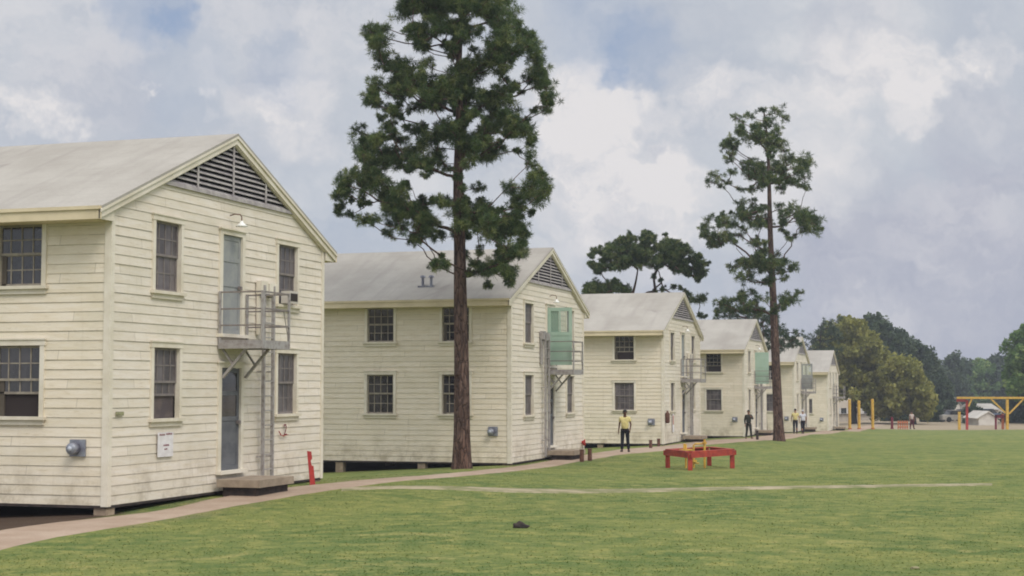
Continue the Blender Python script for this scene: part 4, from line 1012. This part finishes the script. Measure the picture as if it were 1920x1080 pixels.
# ------------------------------------------------------------------ far end of the field
def post_thing(px_, pyb, top, Y, wpx, m, lab, grp, lean=0):
    b = atg(px_, Y); t_ = at(px_+lean, top, Y); h = t_.z-b.z; r_ = wpx/F*Y/2
    t = thing('yellow_pole' if m == 'yellow' else 'post', lab, 'pole', b, 0, grp)
    q = MB(); q.tube([(0, 0, -.1), (0, 0, h-.02), (0, 0, h)], [r_, r_, r_*.9], 12); part('pole', q, m, t, smooth=False)
    q = MB(); q.tube([(0, 0, -.05), (0, 0, .12)], r_*1.35, 10); part('collar', q, m if m != 'yellow' else 'orange', t)
for px_, top, lab in ((1592, 749, 'yellow pole nearest the farthest barracks'), (1609.5, 751, 'middle yellow pole of three'), (1635, 748, 'rightmost yellow pole of three before the olive tree')):
    post_thing(px_, 810, top, 147, 5.4, 'yellow', lab, 'yellow poles at the far lawn edge')
post_thing(1671, 808, 782, 150, 4.5, 'maroon', 'short dark red post right of the yellow poles', 'low posts')
t = thing('slatted_crate', 'low orange slatted barrier between the dark red post and the person', 'barrier', atg(1691, 149))
q = MB(); 
for i in range(5): q.box(-.48+i*.22, -.40+i*.22, -.05, .05, 0, .85)
part('slat', q, 'orange', t); q = MB(); q.box(-.5, .5, -.09, -.05, .62, .74); q.box(-.5, .5, -.09, -.05, .2, .3); part('rail', q, 'orange', t)
# yellow timber frame with braces
Yf = 150; t = thing('timber_frame', 'long yellow overhead timber beam on braced posts at the right', 'frame', atg(1870, Yf)); t0 = t.location
def fx(px_, py_): p = at(px_, py_, Yf); return Vector((p.x-t0.x, p.y-t0.y, p.z-t0.z))
gz = lambda px_: Vector((fx(px_, 800).x, 0, float(gh(at(px_, 800, Yf).x, Yf))-t0.z-.05))
q = MB(); q.bar(fx(1794, 746), fx(1990, 746), .21, .20); part('beam', q, 'yellow', t)
for px_ in (1888.5, 1984): q = MB(); q.bar(gz(px_), fx(px_, 749), .23, .23); part('post', q, 'yellow', t)
for a, b_ in (((1858, 748), (1885, 774)), ((1919, 748), (1892, 776)), ((1822, 748), (1816, 762))): q = MB(); q.bar(fx(*a), fx(*b_), .13, .13); part('brace', q, 'yellow', t)
q = MB(); q.bar(gz(1798)+Vector((0, -.1, 0)), fx(1798, 772)+Vector((0, -.1, 0)), .22, .22); part('short_post', q, 'yellow', t)
t = thing('red_gate', 'red post and crossbar under the left end of the yellow beam', 'frame', t0)
q = MB(); q.bar(gz(1815)+Vector((0, .35, 0)), fx(1815, 750)+Vector((0, .35, 0)), .20, .20); part('post', q, 'red', t)
q = MB(); q.bar(fx(1796, 751)+Vector((0, .35, 0)), fx(1812, 751)+Vector((0, .35, 0)), .2, .24); part('crossbar', q, 'red', t)
t = thing('red_bar', 'dark red low bar beside the right post of the yellow frame', 'bar', t0)
q = MB(); q.bar(fx(1868, 781)+Vector((0, .4, 0)), fx(1886, 781)+Vector((0, .4, 0)), .16, .3); part('bar', q, 'maroon', t)
q = MB(); q.bar(gz(1869.5)+Vector((0, .4, 0)), fx(1869.5, 778)+Vector((0, .4, 0)), .16, .16); part('post', q, 'maroon', t)
q = MB(); q.bar(gz(1884)+Vector((0, .62, 0)), fx(1884, 776)+Vector((0, .62, 0)), .2, .2); part('post', q, 'orange', t)
# white shed
Ys = 168
def house(name, lab, cat, x0, x1, ybase, yeave, yapex, Y, depth, wallm, roofm, gable=True):
    b = atg((x0+x1)/2, Y); a0, a1 = at(x0, yeave, Y)-b, at(x1, yeave, Y)-b; ap = at((x0+x1)/2, yapex, Y)-b
    t = thing(name, lab, cat, b)
    q = MB()
    if gable: q.prism([(a0.x, 0, -.3), (a1.x, 0, -.3), (a1.x, 0, a1.z), (ap.x, 0, ap.z), (a0.x, 0, a0.z)], (0, depth, 0))
    else: q.box(a0.x, a1.x, 0, depth, -.3, a0.z)
    part('wall', q, wallm, t)
    q = MB(); o_ = .25
    if gable:
        for s in (0, 1):
            A_ = a0 if s == 0 else a1; sx = -o_ if s == 0 else o_
            q.prism([(A_.x+sx, -.2, A_.z-.1), (ap.x, -.2, ap.z+.04), (ap.x, -.2, ap.z+.14), (A_.x+sx, -.2, A_.z)], (0, depth+.4, 0))
    else:
        q.prism([(a0.x-o_, -.3, a0.z+.01), (a0.x-o_, depth/2, ap.z), (a0.x-o_, depth+.3, a0.z+.01)], (a1.x-a0.x+2*o_, 0, 0))
    part('roof', q, roofm, t)
    return t, a0, a1
house('shed', 'small white gabled shed under the yellow beam', 'shed', 1835, 1870, 804, 784, 773, Ys, 5, 'pale2', 'pale2')
t, a0, a1 = house('long_hut', 'low pale building seen through the yellow poles', 'building', 1558, 1672, 806, 776, 766, 200, 9, 'pale', 'roof', False)
for i in range(5):
    x = a0.x+1.3+i*1.5; q = MB(); q.box(x, x+.7, -.03, .02, .8, 1.6); part('window', q, 'pane_dark', t)
house('pale_house', 'distant pale hut left of the red frame', 'building', 1780, 1800, 800, 760, 747, 235, 8, 'pale2', 'roof', True)
t, a0, a1 = house('distant_building', 'distant grey building seen under the yellow beam', 'building', 1828, 1872, 800, 768, 757, 250, 9, 'pale', 'roof', False)
# parked cars
def car(px_, Y, m, lab, rz=0):
    t = thing('parked_car', lab, 'car', atg(px_, Y), rz, 'cars parked beyond the lawn')
    q = MB(); q.prism([(-2.2, -.85, .28), (2.2, -.85, .28), (2.25, -.85, .75), (1.3, -.85, .88), (-1.4, -.85, .88), (-2.2, -.85, .80)], (0, 1.7, 0)); part('body', q, m, t)
    q = MB(); q.prism([(-1.3, -.72, .881), (1.1, -.72, .881), (.6, -.72, 1.38), (-.9, -.72, 1.38)], (0, 1.44, 0)); c = part('cabin', q, 'pane_dark', t)
    q = MB(); q.box(-.9, .6, -.73, .73, 1.381, 1.42); part('car_roof', q, m, t)
    for x in (-1.4, 1.4):
        for y in (-.86, .70):
            q = MB(); q.tube([(x, y, .32), (x, y+.16, .32)], .32, 12); part('wheel', q, 'boots', t)
for px_, Y, m, lab, rz in ((1792, 185, 'car_pale', 'pale car parked left of the red post', .2), (1806, 192, 'car_dark', 'dark car parked behind the red post', -.3), (1849, 196, 'car_blue', 'blue car parked behind the white shed', .1),
                           (1770, 190, 'car_dark', 'dark car parked at the foot of the pines', .5)):
    car(px_, Y, m, lab, rz)

# ------------------------------------------------------------------ people
def skin(name, verts, edges, radii, material, parent, sub=2, root=0):
    me = bpy.data.meshes.new(name); bm = bmesh.new(); lay = bm.verts.layers.skin.verify()
    vs = []
    for i, (v, r_) in enumerate(zip(verts, radii)):
        bv = bm.verts.new(v); rr_ = r_ if isinstance(r_, tuple) else (r_, r_); bv[lay].radius = rr_; bv[lay].use_root = (i == root); vs.append(bv)
    for a, b in edges: bm.edges.new((vs[a], vs[b]))
    bm.to_mesh(me); bm.free()
    o = bpy.data.objects.new(name, me); C.objects.link(o)
    sk = o.modifiers.new('skin', 'SKIN'); sk.use_smooth_shade = True; sb = o.modifiers.new('sub', 'SUBSURF'); sb.levels = sub; sb.render_levels = sub
    bpy.context.view_layer.update()
    dg = bpy.context.evaluated_depsgraph_get(); m2 = bpy.data.meshes.new_from_object(o.evaluated_get(dg)); bpy.data.objects.remove(o)
    m2.materials.clear(); m2.polygons.foreach_set('use_smooth', [True]*len(m2.polygons)); return link(name, m2, M[material], parent)
def person(p, rz, h, lab, sk, shirt, trous, shoe, hairm='hair', legs=((.09, 0.0), (-.09, 0.0)), arms=None, sleeve=.6, cap=None, lean=0.0, grp=None, head_turn=0):
    """built 1.78 m tall facing -Y, then scaled. arms: elbow,hand for left(-x) and right(+x)"""
    t = thing('person', lab, 'person', p, rz, grp); s = h/1.78; t.scale = (s, s, s)
    arms = arms or [((-.27, .0, 1.15), (-.25, -.06, .90)), ((.27, .0, 1.15), (.25, -.06, .90))]
    hipz, lx = .93, lean
    V = [(0, 0, .98), (0, -.005, 1.15), (0, 0, 1.36), (0, .005, 1.47), (0, -.005, 1.55), (0, -.015, 1.64), (0, -.01, 1.715)]
    Rr = [(.115, .08), (.115, .08), (.115, .075), (.055, .055), (.06, .062), (.078, .095), (.062, .075)]
    E = [(i, i+1) for i in range(6)]
    L_ = []
    for sg, (dx, dy) in zip((-1, 1), legs):
        i = len(V); kn = (sg*.095+dx*.4, dy*.5-.02, .50); an = (sg*.10+dx, dy, .09); toe = (sg*.12+dx, dy-.13, .035)
        V += [(sg*.095, 0, .90), kn, (kn[0]*.4+an[0]*.6, dy*.8+.02, .32), an, toe]; Rr += [.075, .055, .050, .038, (.04, .028)]
        E += [(0, i), (i, i+1), (i+1, i+2), (i+2, i+3), (i+3, i+4)]; L_.append((kn, an, toe))
    H_ = []
    for sg, (el, ha) in zip((-1, 1), arms):
        i = len(V); V += [(sg*.17, 0, 1.41), el, ha]; Rr += [.042, .037, .028]; E += [(2, i), (i, i+1), (i+1, i+2)]
        d = (Vector(ha)-Vector(el)).normalized(); side = d.cross(Vector((0, 1, 0))).normalized() if abs(d.y) < .9 else Vector((1, 0, 0))
        palm = Vector(ha)+d*.06; j = len(V); V.append(tuple(palm)); Rr.append((.034, .02)); E.append((i+2, j))
        fw = d.cross(side).normalized()
        for q_, ln in ((-1.5, .062), (-.5, .075), (.5, .072), (1.5, .055)):
            k = len(V); b0 = palm+fw*q_*.018+d*.03; V += [tuple(b0+d*ln*.5), tuple(b0+d*ln+side*(-sg)*.012)]; Rr += [.009, .007]; E += [(j, k), (k, k+1)]
        k = len(V); V += [tuple(palm-fw*.04+d*.005), tuple(palm-fw*.05+d*.045)]; Rr += [.010, .008]; E += [(j, k), (k, k+1)]
        H_.append((el, ha))
    body = skin('body', V, E, Rr, sk, t, 2)
    # face: brow, nose, ears, eyes, mouth
    q = MB(); q.tube([(0, -.10, 1.665), (0, -.128, 1.635), (0, -.112, 1.625)], [.008, .014, .012], 6)
    for sg in (-1, 1): q.tube([(sg*.078, .0, 1.67), (sg*.088, .005, 1.65), (sg*.08, .0, 1.62)], [.01, .018, .01], 6)
    part('nose_and_ears', q, sk, t, smooth=True)
    q = MB()
    for sg in (-1, 1): q.tube([(sg*.03-.011, -.104, 1.668), (sg*.03+.011, -.104, 1.668)], .007, 6)
    q.tube([(-.022, -.104, 1.597), (.022, -.104, 1.597)], .005, 6); part('eyes_and_mouth', q, 'hair', t)
    # shirt
    Vs = [(0, 0, .89), (0, -.003, 1.15), (0, 0, 1.38), (0, .003, 1.50)]; Rs = [(.172, .125), (.165, .12), (.185, .125), (.085, .085)]; Es = [(0, 1), (1, 2), (2, 3)]
    for sg, (el, ha) in zip((-1, 1), arms):
        i = len(Vs); e = Vector((sg*.17, 0, 1.41)).lerp(Vector(el), min(1, sleeve)); Vs += [(sg*.175, 0, 1.41), tuple(e)]; Rs += [.082, .066]; Es += [(2, i), (i, i+1)]
        if sleeve > 1: Vs.append(tuple(Vector(el).lerp(Vector(ha), .9))); Rs.append(.042); Es.append((i+1, i+2))
    skin('shirt', Vs, Es, Rs, shirt, t, 2)
    Vt = [(0, 0, 1.04)]; Rt = [(.168, .12)]; Et = []
    for sg, (kn, an, toe) in zip((-1, 1), L_):
        i = len(Vt); Vt += [(sg*.095, 0, .86), kn, (an[0], an[1], .10)]; Rt += [.103, .078, .068]; Et += [(0, i), (i, i+1), (i+1, i+2)]
    skin('trousers', Vt, Et, Rt, trous, t, 2)
    q = MB(); q.tube([(0, 0, .94), (0, 0, .975)], .172, 14)
    for i_, v in enumerate(q.v): q.v[i_] = (v[0], v[1]*.72, v[2])
    part('belt', q, 'boots', t)
    for kn, an, toe in L_:
        q = MB(); q.tube([(an[0], an[1]+.05, .05), (an[0], an[1], .055), (toe[0], toe[1]+.02, .045), (toe[0], toe[1]-.03, .035)], [.045, .055, .048, .03], 8)
        part('shoe', q, shoe, t, smooth=True)
    # hair or cap
    bm = bmesh.new(); bmesh.ops.create_icosphere(bm, subdivisions=3, radius=1)
    bmesh.ops.delete(bm, geom=[v for v in bm.verts if v.co.z < (-.1 if v.co.y > .1 else .25)], context='VERTS')
    for v in bm.verts: v.co = Vector((v.co.x*.092, v.co.y*.108-.008, 1.665+v.co.z*.112))
    me = bpy.data.meshes.new('hair'); bm.to_mesh(me); bm.free(); me.polygons.foreach_set('use_smooth', [True]*len(me.polygons))
    link('hair' if not cap else 'cap', me, M[cap or hairm], t)
    if cap:
        q = MB(); q.prism([(-.07, -.09, 1.70), (.07, -.09, 1.70), (.05, -.17, 1.69), (-.05, -.17, 1.69)], (0, 0, .012)); part('cap_brim', q, cap, t)
    return t
g = G(1172, 848); person(g, R(-8), (80/F*g.y), 'person in yellow short sleeved shirt and black trousers standing on the path', 'skin_dark', 'shirt_yellow', 'trousers_black', 'boots',
       legs=((-.03, .0), (.05, .03)), arms=[((-.235, .03, 1.14), (-.26, -.03, .88)), ((.245, .03, 1.15), (.215, -.08, .92))])
g = G(1404, 823); person(g, R(12), (54.5/F*g.y), 'person in dark olive fatigues and cap standing on the path left of the thin pine', 'skin', 'olive_cloth', 'olive_cloth', 'boots_brown',
       legs=((-.08, .0), (.10, .04)), arms=[((-.24, .02, 1.14), (-.25, -.05, .88)), ((.26, -.05, 1.20), (.08, -.20, 1.36))], sleeve=1.3, cap='olive_cloth')
g = onground(*(lambda p: (p.x, p.y))(at(1491, 770, 105.6))); person(g, R(175), 1.72, 'person in yellow shirt walking away beyond the thin pine', 'skin', 'shirt_yellow', 'navy', 'boots', legs=((.02, .16), (-.02, -.14)), arms=[((-.26, .08, 1.15), (-.26, .05, .90)), ((.26, -.05, 1.15), (.25, -.15, .93))])
g = onground(*(lambda p: (p.x, p.y))(at(1505, 770, 109.6))); person(g, R(185), 1.70, 'person in white shirt walking away beside the one in yellow', 'skin', 'shirt_white', 'navy', 'boots', legs=((.02, -.12), (-.02, .14)), cap='shirt_white')
g = atg(1708, 152); person(g, R(20), 1.75, 'person in pale top and maroon trousers at the far lawn edge', 'skin', 'shirt_pale', 'maroon_cloth', 'boots', legs=((-.02, .1), (.14, .0)))

# ------------------------------------------------------------------ haze
hm = bpy.data.materials.new('haze_air'); hm.use_nodes = True; th = NT(hm.node_tree); th.n.clear()
ho = th.new('ShaderNodeOutputMaterial'); pv = th.new('ShaderNodeVolumePrincipled'); pv.inputs['Density'].default_value = .0006
pv.inputs['Color'].default_value = (.82, .88, 1, 1); pv.inputs['Anisotropy'].default_value = .2; th.l.new(pv.outputs[0], ho.inputs['Volume'])
q = MB(); q.box(-400, 400, -70, 420, -5.0, 24.0); hz = link('haze', q.mesh('haze'), hm); tag(hz, 'thin pale haze over the whole field', 'haze', kind='stuff')
